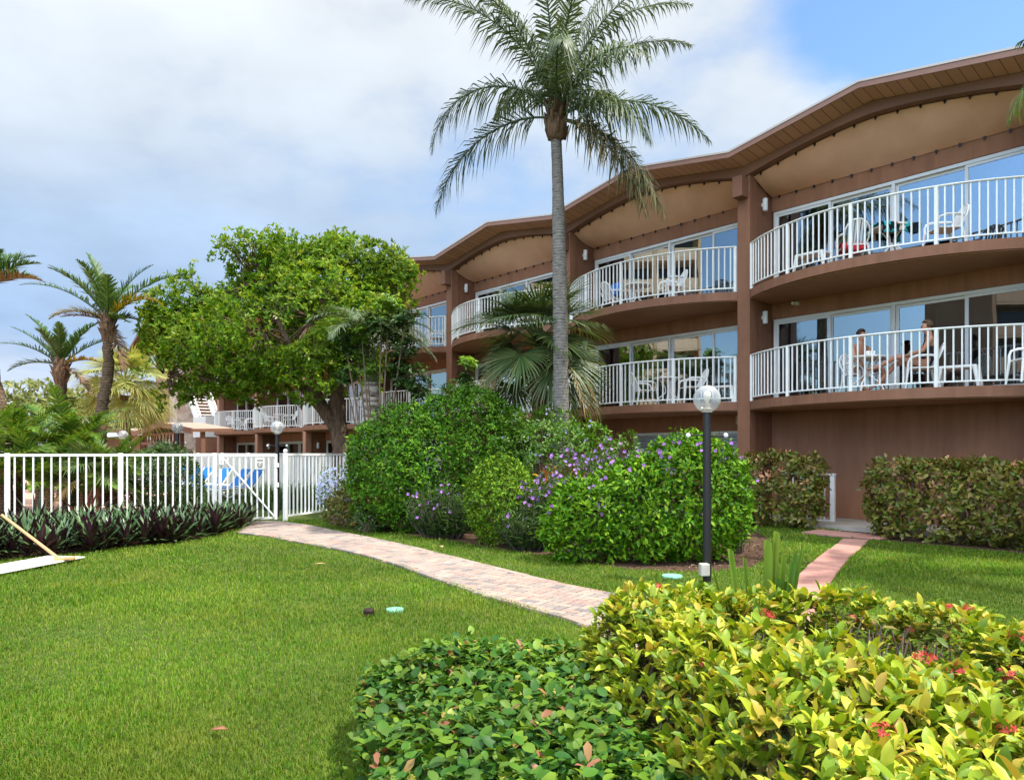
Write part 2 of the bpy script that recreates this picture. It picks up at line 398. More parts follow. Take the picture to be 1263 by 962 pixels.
# walls
def wall_piece(k):
    u0, u1 = k*BAY+.13, (k+1)*BAY-.13
    w = MB()
    w.box(u0, u1, WV, WV+.2, F1+2.07, F2-SL-.002)
    w.box(u0, u1, WV, WV+.2, F2+2.06, 8.75)
    g0 = F1-SL-.002
    if k >= 0 or k == -1 and False: w.box(u0, u1, WV, WV+.2, 0, g0)
    elif k in (-1, -2):                                   # two louvred openings on the ground floor
        a, b, c, d = u0+1.55, u0+3.35, u0+4.10, u1-.05
        zt, zb = 2.16, 1.0
        w.box(u0, u1, WV, WV+.2, zt, g0); w.box(u0, u1, WV, WV+.2, 0, zb)
        w.box(u0, a, WV, WV+.2, zb, zt); w.box(b, c, WV, WV+.2, zb, zt); w.box(d, u1, WV, WV+.2, zb, zt)
    else: w.box(u0, u1, WV, WV+.2, 2.20, g0)
    return w
def sliding_door(k, z0, h, ground=False):
    u0, u1 = k*BAY+.17, (k+1)*BAY-.17
    f = MB(); W = u1-u0; n = 4; pw = W/n
    f.box(u0, u1, WV+.02, WV+.16, z0+h-.07, z0+h); f.box(u0, u1, WV+.02, WV+.16, z0, z0+.05)
    f.box(u0, u0+.06, WV+.02, WV+.16, z0+.05, z0+h-.07); f.box(u1-.06, u1, WV+.02, WV+.16, z0+.05, z0+h-.07)
    for i in range(1, n):
        if i == 2: f.box(u0+i*pw-.035, u0+i*pw+.035, WV+.022, WV+.158, z0+.05, z0+h-.07)
    panes = []
    for i in range(n):
        off = WV+.04 if i in (0, 3) else WV+.095
        a = u0+i*pw+(.06 if i == 0 else (.035 if i == 2 else -.02)); b = u0+(i+1)*pw-(.06 if i == 3 else (.035 if i == 1 else -.02))
        s = .062
        f.box(a, a+s, off, off+.04, z0+.052, z0+h-.072); f.box(b-s, b, off, off+.04, z0+.052, z0+h-.072)
        f.box(a+s, b-s, off+.001, off+.039, z0+.052, z0+.12); f.box(a+s, b-s, off+.001, off+.039, z0+h-.13, z0+h-.072)
        panes.append((a+s, b-s, off+.02))
    fr = f.build('sliding_door', M_WFRAME, hotel)
    for a, b, v in panes:
        p = MB(); p.box(a, b, v-.004, v+.004, z0+.12, z0+h-.13); p.build('pane', M_GLASS, fr)
    # pleated curtains behind some panes
    rr = random.Random(k*7+int(z0*3))
    for (a, b) in ([(u0+.02, u0+.55)] if rr.random() < .6 else []) + [(u1-pw*rr.uniform(.95, 1.5), u1-.05)]:
        c = MB(); m = max(8, int((b-a)/.045)); vs = []; 
        for i in range(m+1):
            u = a+(b-a)*i/m; v = WV+.34+.045*math.sin(i*1.9)+.02*math.sin(i*.7)
            vs += [(u, v, z0+.04), (u, v, z0+h-.03)]
        c.add(vs, [(2*i, 2*i+2, 2*i+3, 2*i+1) for i in range(m)]); c.build('curtain', M_CURT, fr, smooth=True)
def louvre(u0, u1, z0, z1):
    f = MB(); v0, v1 = WV+.05, WV+.15; t = .07
    f.box(u0, u1, v0, v1, z1-t, z1); f.box(u0, u1, v0, v1, z0, z0+t); f.box(u0, u0+t, v0, v1, z0+t, z1-t); f.box(u1-t, u1, v0, v1, z0+t, z1-t)
    fr = f.build('louvred_window', M_WFRAME, hotel)
    s = MB(); z = z0+t+.05
    while z < z1-t-.03:
        s.add([(u0+t, WV+.06, z-.035), (u1-t, WV+.06, z-.035), (u1-t, WV+.13, z+.045), (u0+t, WV+.13, z+.045),
               (u0+t, WV+.068, z-.039), (u1-t, WV+.068, z-.039), (u1-t, WV+.138, z+.041), (u0+t, WV+.138, z+.041)],
              [(0,1,2,3), (7,6,5,4), (0,4,5,1), (3,2,6,7)]); z += .085
    s.build('louvre', M_LOUV, fr)
M_LOUV = mat('louvre_grey', (.50,.52,.52), .5, .4)
def railing(k, zf, slab):
    u0, u1 = k*BAY, (k+1)*BAY
    fine = arc(u0, u1, .98, 40, .20)
    cum = [0]
    for a, b in zip(fine, fine[1:]): cum.append(cum[-1]+math.dist(a, b))
    def at(s):
        for i in range(len(cum)-1):
            if s <= cum[i+1] or i == len(cum)-2:
                t = (s-cum[i])/(cum[i+1]-cum[i]); return (fine[i][0]+t*(fine[i+1][0]-fine[i][0]), fine[i][1]+t*(fine[i+1][1]-fine[i][1]))
    Ls = cum[-1]; r = MB(); h = 1.09
    pts = [at(Ls*i/44) for i in range(45)]
    r.tube([(p[0], p[1], zf+h) for p in pts], [.034]*45, 8, squash=.62)
    r.tube([(p[0], p[1], zf+.095) for p in pts], [.020]*45, 4, twist=math.pi/4)
    nspan = 4; nb = 10
    for i in range(nspan+1):
        p = at(min(max(Ls*i/nspan, .024), Ls-.024)); r.box(p[0]-.031, p[0]+.031, p[1]-.031, p[1]+.031, zf, zf+h-.006)
    for i in range(nspan):
        for j in range(1, nb+1):
            p = at(Ls*(i+j/(nb+1))/nspan); r.box(p[0]-.0125, p[0]+.0125, p[1]-.0125, p[1]+.0125, zf+.098, zf+h-.008)
    r.build('railing', M_WHITE, slab)
for k in BAYS:
    wm = M_STUCCO if k > -4 else M_STUCCO_P; w = wall_piece(k)
    if True:
        for i in range(0, len(w.v), 8): MB().add(w.v[i:i+8], [(0,3,2,1),(4,5,6,7),(0,1,5,4),(1,2,6,5),(2,3,7,6),(3,0,4,7)]).build('wall', wm, hotel)
    u0, u1 = k*BAY, (k+1)*BAY
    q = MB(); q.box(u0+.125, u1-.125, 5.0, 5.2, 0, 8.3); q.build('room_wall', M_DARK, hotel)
    for zf in (F1, F2):
        sliding_door(k, zf, 2.06 if zf == F1 else 2.05)
        a = arc(u0, u1, 1.02, 36, .165)
        poly = a + [(u1-.125, .02), (u1-.125, WV-.002), (u0+.125, WV-.002), (u0+.125, .02)]
        s = MB(); s.prism(poly, zf-SL, zf)
        b = s.build('balcony', M_TRIM, hotel)
        # the plastered underside and drip edge, a shade lighter than the painted edge
        a2 = arc(u0, u1, .93, 36, .22)
        q = MB(); q.prism(a2 + [(u1-.14, .03), (u1-.14, WV-.01), (u0+.14, WV-.01), (u0+.14, .03)], zf-SL-.02, zf-SL+.001); q.build('underside', M_SOFF_SLAB, b)
        if k <= 0 or True: railing(k, zf, b)
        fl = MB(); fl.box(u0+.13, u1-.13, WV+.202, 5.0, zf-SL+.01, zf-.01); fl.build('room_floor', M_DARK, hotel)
    if k in (-1, -2):
        louvre(u0+.13+1.55, u0+.13+3.35, 1.0, 2.16); louvre(u0+.13+4.10, u1-.18, 1.0, 2.16)
    elif k < -2: sliding_door(k, .02, 2.17, True)
# columns, party walls, beam ends, wall lamps
def wall_lamp(u, v, z):
    l = MB(); l.lathe([(.058, -.15), (.062, -.145), (.062, .145), (.058, .15)], 16, (u+.20, v, z))
    l.box(u+.12, u+.16, v-.03, v+.03, z-.03, z+.03); l.lathe([(.05, -.04), (.05, .04)], 12, (u+.15, v, z-.0))
    o = l.build('wall_lamp', M_WHITE, hotel); smooth_by_angle(o)
for i in range(BAYS[0], BAYS[-1]+2):
    u = i*BAY
    c = MB(); c.bevbox(u-.165, u+.165, -.02, .30, 0, 8.36, .012); c.build('column', M_TRIM if i > -3 else M_STUCCO_P, hotel)
    p = MB(); p.box(u-.12, u+.12, .30, 5.2, 0, 8.30); p.build('party_wall', M_TRIM, hotel)
    if i > -6:
        e = MB(); e.bevbox(u-.13, u+.13, -.30, -.0225, 7.66, 8.15, .012); e.build('beam_end', M_BEAM, hotel)
        wall_lamp(u, .62, 7.62); wall_lamp(u, .62, F1+2.06); 
        if i < -2: wall_lamp(u, .62, 1.95)
# gable beams and the canvas ceilings strung behind them
def arch(u, u0, u1):
    t = (u-u0)/(u1-u0)*2-1; return 8.66 - .49*abs(t)**1.6
for k in BAYS:
    u0, u1 = k*BAY+.0, (k+1)*BAY-.0
    n = 32; b = MB(); vs = []
    for i in range(n+1):
        u = u0+(u1-u0)*i/n
        vs += [(u, -.06, arch(u, u0, u1)), (u, -.06, beam_top(min(u, u1-1e-6))), (u, .16, beam_top(min(u, u1-1e-6))), (u, .16, arch(u, u0, u1))]
    fs = []
    for i in range(n):
        for j in range(4): fs.append((4*i+j, 4*i+(j+1) % 4, 4*i+4+(j+1) % 4, 4*i+4+j))
    b.add(vs, fs); b.build('gable_beam', M_BEAM, hotel)
    c = MB(); nu, nv = 40, 10; vs = []; rr = random.Random(k)
    ph = [rr.uniform(0, 6) for _ in range(4)]
    for i in range(nu+1):
        u = u0+.16+(u1-u0-.32)*i/nu
        for j in range(nv+1):
            t = j/nv; z = (1-t)*(arch(u, u0, u1)-.015) + t*7.90
            sag = math.sin(math.pi*t)*(.05+.022*math.sin(u*2.3+ph[0])+.013*math.sin(u*5.1+ph[1]+2*t)+.008*math.sin(u*11+ph[2]))
            vs.append((u, .17+(WV-.02-.17)*t, z-sag))
    fs = [(i*(nv+1)+j, i*(nv+1)+j+1, (i+1)*(nv+1)+j+1, (i+1)*(nv+1)+j) for i in range(nu) for j in range(nv)]
    c.add(vs, fs); cv = c.build('canvas_ceiling', M_CANVAS, hotel, smooth=True)
    if k >= -3:
        proto = None
        for i in range(13):
            u = u0+.35+(u1-u0-.7)*i/12
            if proto is None:
                q = MB(); q.box(-.022, .022, -.02, .010, -.02, .025); q.box(-.009, .009, -.03, .0, -.05, -.02); proto = q.build('clip', M_BLACK, cv); o = proto
            else: o = proto.copy(); COL.objects.link(o)
            o.location = (u, WV-.03, 7.885)
            o = proto.copy(); COL.objects.link(o); o.location = (u, .175, arch(u, u0, u1)-.025)
# folded roof
OV = .62
def roof_z(u): return beam_top(u) + .02
bk = []
for k in BAYS: bk += [k*BAY, (k+.5)*BAY]
bk.append(U1)
bk = [U0-1.2] + bk
def rz(u): return 8.42 + (.5 if abs((u/BAY) % 1.0 - .5) < .01 else 0) if u > U0-1 else 8.42+.2
def strip(v0, v1, zo0, zo1, th):
    m = MB(); vs = []
    for u in bk: vs += [(u, v0, rz(u)+zo0), (u, v1, rz(u)+zo1), (u, v1, rz(u)+zo1+th), (u, v0, rz(u)+zo0+th)]
    n = len(bk); fs = [(0,1,2,3), tuple(4*(n-1)+j for j in (3,2,1,0))]
    for i in range(n-1):
        for j in range(4): fs.append((4*i+j, 4*i+4+j, 4*i+4+(j+1) % 4, 4*i+(j+1) % 4))
    return m.add(vs, fs)
roof = strip(-OV, 9.0, .12, .02, .12).build('roof', M_ROOF, hotel)
strip(-OV+.005, -.02, .085, .004, .028).build('soffit', M_SOFFIT, roof)
strip(-OV-.03, -OV-.001, .075, .075, .15).build('fascia', M_FASC, roof)
strip(-OV-.045, -OV-.031, .19, .19, .045).build('drip_edge', mat('drip_metal', (.52,.46,.43), .5, .4), roof)
# end wing: stone tower, stair and landing
def brick_mat():
    m = mat('pale_brick', (.55,.42,.33), .9, .2); nt = m.node_tree; N = nt.nodes; L = nt.links; b = N['Principled BSDF']
    tc = N.new('ShaderNodeTexCoord'); mp = N.new('ShaderNodeMapping'); L.new(tc.outputs['Object'], mp.inputs[0]); mp.inputs['Rotation'].default_value = (math.pi/2, 0, 0)
    vo = N.new('ShaderNodeTexVoronoi'); vo.inputs['Scale'].default_value = 3.4; L.new(tc.outputs['Object'], vo.inputs['Vector'])
    cr = N.new('ShaderNodeValToRGB'); L.new(vo.outputs['Color'], cr.inputs[0])
    cr.color_ramp.elements[0].color = (.42,.28,.21,1); cr.color_ramp.elements[1].color = (.68,.56,.46,1)
    L.new(cr.outputs[0], b.inputs['Base Color'])
    bp = N.new('ShaderNodeBump'); bp.inputs['Strength'].default_value = .7; bp.inputs['Distance'].default_value = .05; L.new(vo.outputs['Distance'], bp.inputs['Height']); L.new(bp.outputs[0], b.inputs['Normal'])
    return m
tw = MB(); tw.box(-43.6, -42.0, -.6, .6, 0, 9.6); tw.build('stone_tower', brick_mat(), hotel)
st = MB(); st.box(-42.2, -42.0, .602, 5.0, 0, 9.6); st.box(-42.0, -36.0, 5, 5.2, 0, 8.4); st.box(-41.998, -39.6, 2.2, 2.4, 0, 8.4); st.build('wall', M_STUCCO_P, hotel)
ln = MB(); ln.box(-39.6, -37.3, -.2, 1.9, F1-.25, F1); ln.box(-39.6, -37.3, -.32, -.202, F1-.25, F1+1.05); ln.box(-37.298, -37.18, -.32, 1.9, F1-.25, F1+1.05)
ln.build('stair_landing', mat('white_stucco', (.74,.70,.66), .85, .2, .1, 60), hotel)
sr = MB(); ua, ub = -41.6, -39.0
for v in (.0, 1.2):
    sr.bar((ua, v, F2), (ub, v, F1+.05), .22); sr.bar((ua, v, F2+.95), (ub, v, F1+1.0), .07)
    for i in range(1, 12):
        u = ua+(ub-ua)*i/12; z = F2+(F1-F2)*i/12; sr.bar((u, v, z), (u, v, z+.95), .035)
for i in range(12):
    u = ua+(ub-ua)*(i+.5)/12; z = F2+(F1+.05-F2)*(i+.5)/12; sr.box(u-.14, u+.14, .05, 1.15, z, z+.05)
sr.build('stair', M_WHITE, hotel)
er = MB()
for (x0, z0, x1, z1) in ((-51.5, 9.1, -46.0, 11.0), (-46.0, 11.0, -40.0, 9.0)):
    er.add([(x0,-1.4,z0),(x1,-1.4,z1),(x1,6,z1),(x0,6,z0),(x0,-1.4,z0+.22),(x1,-1.4,z1+.22),(x1,6,z1+.22),(x0,6,z0+.22)], [(0,3,2,1),(4,5,6,7),(0,1,5,4),(2,3,7,6),(3,0,4,7),(1,2,6,5)])
er.build('stair_roof', M_FASC, hotel)
eb = MB(); eb.box(-50, -43.62, .2, 5, 0, 9.0); eb.build('wall', M_STUCCO_P, hotel)
# small fittings by the second column
sg = MB(); sg.box(-.86, -.30, WV-.02, WV-.001, 2.33, 2.56); sgo = sg.build('notice_board', mat('sign_tan', (.55,.50,.36), .6, .3), hotel)
mk = MB()
for (a, b, z) in ((-.80,-.70,2.50),(-.66,-.40,2.50),(-.64,-.52,2.445),(-.80,-.36,2.39)): mk.box(a, b, WV-.026, WV-.0205, z-.012, z+.012)
mk.build('lettering', M_BLACK, sgo)
ct = MB(); ct.box(.75, .85, WV-.12, WV-.001, F2-SL-.14, F2-SL-.06); ct.tube([(.80, WV-.24, F2-SL-.12), (.80, WV-.10, F2-SL-.10)], .035, 12); ct.build('security_camera', M_WHITE, hotel)  # small camera device under the top balcony
# walkway along the foot of the wall
wk = MB(); wk.box(-6, U1, -.75, WV-.002, 0, .09); o = wk.build('walkway', M_CONC); o.location = A0; o.rotation_euler = (0, 0, BROT); tag(o, kind='structure')

# ------------------------------------------------------------------ ground, lawn, paths
def inpoly(x, y, poly):
    p = np.asarray(poly); n = len(p); c = np.zeros(len(x), bool); j = n-1
    for i in range(n):
        xi, yi, xj, yj = p[i,0], p[i,1], p[j,0], p[j,1]
        k = ((yi > y) != (yj > y)) & (x < (xj-xi)*(y-yi)/(yj-yi+1e-12)+xi); c ^= k; j = i
    return c
def soil_mat(name, c1, c2, scale, bump):
    m = mat(name, c1, .95, .1, bump, scale, 0); nt = m.node_tree; N = nt.nodes; L = nt.links; b = N['Principled BSDF']
    tc = N.new('ShaderNodeTexCoord'); t = N.new('ShaderNodeTexNoise'); t.inputs['Scale'].default_value = scale*.6; t.inputs['Detail'].default_value = 8; t.inputs['Roughness'].default_value = .7
    L.new(tc.outputs['Object'], t.inputs['Vector']); cr = N.new('ShaderNodeValToRGB'); L.new(t.outputs[0], cr.inputs[0])
    cr.color_ramp.elements[0].position = .35; cr.color_ramp.elements[0].color = (*c1,1); cr.color_ramp.elements[1].position = .65; cr.color_ramp.elements[1].color = (*c2,1)
    L.new(cr.outputs[0], b.inputs['Base Color']); return m
M_GROUND = soil_mat('turf_soil', (.035,.055,.012), (.085,.115,.028), 14, .5)
M_MULCH = soil_mat('mulch', (.030,.018,.012), (.105,.065,.042), 22, .9)
g = MB(); g.add([(-400,-400,0),(400,-400,0),(400,400,0),(-400,400,0)], [(0,1,2,3)]); tag(g.build('ground', M_GROUND), kind='structure')
def sheet(name, poly, z, m, kind='structure'):
    s = MB(); n = len(poly); a = sum(poly[i][0]*poly[(i+1)%n][1]-poly[(i+1)%n][0]*poly[i][1] for i in range(n))
    pl = poly if a > 0 else poly[::-1]
    s.add([(p[0], p[1], z) for p in pl], [tuple(range(n))]); o = s.build(name, m); return tag(o, kind=kind)
# main path of small pavers
PU = [G(*p) for p in ((310,644.5),(345,645),(380,650),(430,660),(500,675),(560,690),(650,713),(700,725),(780,742))]
PL = [G(*p) for p in ((296,659),(330,662),(380,672),(430,681),(480,694),(530,712),(600,736),(660,754),(728,775))]
PU.append((2.3, 6.0)); PL.append((1.5, 4.7)); PU.append((3.6, 4.4)); PL.append((2.9, 3.4))
def resample(pl, step):
    out = [Vector((*pl[0], 0))]; acc = 0
    pts = [Vector((*p, 0)) for p in pl]
    # Catmull-Rom smoothing
    sm = []
    for i in range(len(pts)-1):
        p0, p1, p2, p3 = pts[max(i-1,0)], pts[i], pts[i+1], pts[min(i+2, len(pts)-1)]
        for j in range(12):
            t = j/12; sm.append(.5*((2*p1)+(p2-p0)*t+(2*p0-5*p1+4*p2-p3)*t*t+(3*p1-p0-3*p2+p3)*t**3))
    sm.append(pts[-1])
    for a, b in zip(sm, sm[1:]):
        d = (b-a).length
        while acc+d >= step:
            t = (step-acc)/d; a = a+(b-a)*t; out.append(a.copy()); d = (b-a).length; acc = 0
        acc += d
    return out
PUr, PLr = resample(PU, .1), resample(PL, .1)
PATH = [(p.x, p.y) for p in PUr] + [(p.x, p.y) for p in reversed(PLr)]
def paver_mat(name, cols, var):
    m = bpy.data.materials.new(name); m.use_nodes = True; nt = m.node_tree; N = nt.nodes; L = nt.links; b = N['Principled BSDF']
    b.inputs['Roughness'].default_value = .88; b.inputs['Specular IOR Level'].default_value = .25
    g = N.new('ShaderNodeNewGeometry'); cr = N.new('ShaderNodeValToRGB'); L.new(g.outputs['Random Per Island'], cr.inputs[0]); e = cr.color_ramp.elements
    e[0].color = (*cols[0],1); e[1].color = (*cols[-1],1)
    for i in range(1, len(cols)-1): e.new(i/(len(cols)-1)).color = (*cols[i],1)
    tc = N.new('ShaderNodeTexCoord'); t = N.new('ShaderNodeTexNoise'); t.inputs['Scale'].default_value = 28; t.inputs['Detail'].default_value = 7; t.inputs['Roughness'].default_value = .7
    L.new(tc.outputs['Object'], t.inputs['Vector']); r = N.new('ShaderNodeMapRange'); L.new(t.outputs[0], r.inputs[0]); r.inputs[1].default_value=.3; r.inputs[2].default_value=.7; r.inputs[3].default_value=1-var; r.inputs[4].default_value=1+var
    t2 = N.new('ShaderNodeTexNoise'); t2.inputs['Scale'].default_value = 1.3; t2.inputs['Detail'].default_value = 4; L.new(tc.outputs['Object'], t2.inputs['Vector'])
    r2 = N.new('ShaderNodeMapRange'); L.new(t2.outputs[0], r2.inputs[0]); r2.inputs[1].default_value=.3; r2.inputs[2].default_value=.7; r2.inputs[3].default_value=.86; r2.inputs[4].default_value=1.1
    mm = N.new('ShaderNodeMath'); mm.operation='MULTIPLY'; L.new(r.outputs[0], mm.inputs[0]); L.new(r2.outputs[0], mm.inputs[1])
    s = N.new('ShaderNodeVectorMath'); s.operation = 'SCALE'; L.new(cr.outputs[0], s.inputs[0]); L.new(mm.outputs[0], s.inputs['Scale']); L.new(s.outputs[0], b.inputs['Base Color'])
    bp = N.new('ShaderNodeBump'); bp.inputs['Strength'].default_value = .35; bp.inputs['Distance'].default_value = .006; L.new(t.outputs[0], bp.inputs['Height']); L.new(bp.outputs[0], b.inputs['Normal'])
    return m
M_PAVER = paver_mat('pavers', [(.31,.225,.185),(.25,.22,.195),(.35,.265,.21),(.17,.155,.15),(.33,.215,.175),(.28,.245,.215)], .16)
M_SLAB = paver_mat('pink_slabs', [(.34,.165,.135),(.40,.205,.165),(.36,.19,.155)], .16)
sheet('path_bed', PATH, .004, soil_mat('joint_sand', (.07,.055,.045), (.12,.095,.075), 30, .3))
def paver(mb, c, dx, dy, lx, ly, z0, z1, ch=.006):
    """a chamfered block centred on c with unit axes dx, dy"""
    vs = []
    for (k, z) in ((1.0, z0), (1.0, z1-ch), (None, z1)):
        for sx, sy in ((-1,-1),(1,-1),(1,1),(-1,1)):
            hx, hy = (lx/2, ly/2) if k else (lx/2-ch, ly/2-ch)
            p = c + dx*(sx*hx) + dy*(sy*hy); vs.append((p.x, p.y, z))
    mb.add(vs, [(0,1,5,4),(1,2,6,5),(2,3,7,6),(3,0,4,7),(4,5,9,8),(5,6,10,9),(6,7,11,10),(7,4,8,11),(8,9,10,11)])
pm = MB(); rr = random.Random(3)
ang = math.radians(-33); ex = Vector((math.cos(ang), math.sin(ang), 0)); ey = Vector((-math.sin(ang), math.cos(ang), 0))
LW, LH = .20, .10
org = Vector((-3, 12, 0))
blocks = []
for m_ in range(-140, 170):
    for n_ in range(-90, 110):
        # unit squares (m,n); pattern with period 4 along diagonals
        r_ = (m_ - n_) % 4
        if r_ == 0: blocks.append((m_+1.0, n_+.5, 0))      # lies along x over (m,n),(m+1,n)
        elif r_ == 3: blocks.append((m_+.5, n_+1.0, 1))     # stands along y over (m,n),(m,n+1)
bx = np.array([(org.x+ex.x*a*LH+ey.x*b*LH, org.y+ex.y*a*LH+ey.y*b*LH) for a, b, _ in blocks])
ok = inpoly(bx[:,0], bx[:,1], PATH)
for (a, b, t), k in zip(blocks, ok):
    if not k: continue
    c = org + ex*(a*LH) + ey*(b*LH); z1 = .034 + rr.uniform(-.0018, .0018)
    lx, ly = (LW-.015, LH-.015) if t == 0 else (LH-.015, LW-.015)
    paver(pm, c, ex, ey, lx, ly, .0045, z1, .005)
for edge in (PUr, PLr):
    for i in range(0, len(edge)-2, 2):
        a, b = edge[i], edge[i+2]; d = (b-a).normalized(); n = Vector((-d.y, d.x, 0))
        paver(pm, (a+b)/2, d, n, (b-a).length-.008, .10, .0045, .0385+rr.uniform(-.002,.002), .006)
pth = pm.build('path', M_PAVER); tag(pth, kind='structure')
# narrow path of pink slabs to the hotel wall
SC = [Vector((*G(1056,667), 0)), Vector((*G(1030,688), 0)), Vector((*G(1000,719), 0)), Vector((2.75, 7.2, 0)), Vector((1.95, 5.6, 0))]
SCr = resample([(p.x, p.y) for p in SC], .42)
sm_ = MB(); SLABP = []
for a, b in zip(SCr, SCr[1:]):
    d = (b-a).normalized(); n = Vector((-d.y, d.x, 0)); paver(sm_, (a+b)/2 + n*rr.uniform(-.012,.012), d, n, (b-a).length-.026, .42, .002, .036+rr.uniform(-.004,.004), .010)
for p in SCr: pass
L1 = [p + Vector((-(SCr[min(i+1,len(SCr)-1)]-SCr[max(i-1,0)]).normalized().y, (SCr[min(i+1,len(SCr)-1)]-SCr[max(i-1,0)]).normalized().x, 0))*.22 for i, p in enumerate(SCr)]
L2 = [p - (l-p) for p, l in zip(SCr, L1)]
SLABP = [(p.x, p.y) for p in L1] + [(p.x, p.y) for p in reversed(L2)]
LANDP = [G(1012,655), G(1078,659), G(1076,668), G(1004,663)]
lc = Vector((*G(1045,660.5), 0))
for i in range(3):
    for j in range(2):
        paver(sm_, lc + UX*((i-1)*.5) - VX*(.18 - .36*j), UX, VX, .48, .34, .002, .04+rr.uniform(-.003,.003), .01)
tag(sm_.build('stepping_path', M_SLAB), kind='structure')
# planted beds
BED1 = [G(-60,700)]+[G(*p) for p in ((0,692),(60,687),(140,678),(215,670),(268,660),(298,651),(306,645))]
FE = Vector((-5.37, 16.9, 0)); FD = Vector((-.7553, -.6554, 0))
BED1 += [tuple((FE+FD*s_).xy) for s_ in (1.2, 3, 5, 7, 9.5)] + [(-13, 10)]
BED2 = [G(*p) for p in ((405,646),(440,652),(500,659),(560,668),(640,681),(720,694),(780,703),(870,706),(925,700),(953,684),(955,670),(940,660))] + [(5.0,15.2),(4.2,16.3),(2.0,19),(-3,22),(-5.0,19.8),(-4.7,18.6)]
sheet('planting_bed', BED1, .004, M_MULCH); sheet('planting_bed', BED2, .004, M_MULCH)
BED3 = [tuple(LB(u, v).xy) for u, v in ((-2.1,-1.35),(1.25,-1.45),(1.25,-.76),(-2.1,-.76))]
BED4 = [tuple(LB(u, v).xy) for u, v in ((2.75,-1.9),(11,-2.2),(11,-.76),(2.75,-.76))]
sheet('planting_bed', BED3, .004, M_MULCH); sheet('planting_bed', BED4, .004, M_MULCH)
# pool terrace beyond the fence
TERR = [tuple((FE+FD*s_+Vector((-.6554,.7553,0))*t_).xy) for s_, t_ in ((2.2,1.5),(12,1.2),(26,8),(26,34),(-4,34),(-1,9),(1.2,4.5))]
sheet('pool_terrace', TERR, .005, mat('terrace_pavers', (.46,.27,.20), .85, .25, .3, 30, .15, 3))
# wood chips on the open mulch
def chips():
    n = 2600; s = Soup(); x = RNG.uniform(2.2, 5.6, n); y = RNG.uniform(8.6, 15.5, n); k = inpoly(x, y, BED2); x, y = x[k], y[k]
    n = len(x); ax = rand_dir(n); ax[:,2] *= .25; no = rand_dir(n)*.4; no[:,2] += 1
    s.leaves(np.stack([x, y, np.full(n,.012)],1), ax, no, RNG.uniform(.03,.09,n), RNG.uniform(.008,.025,n), T2)
    tag(s.build('mulch_chips', leaf_mat('chips', [(.05,.03,.02),(.16,.10,.06),(.28,.20,.13)], 0, .9, .1)), kind='stuff')
chips()
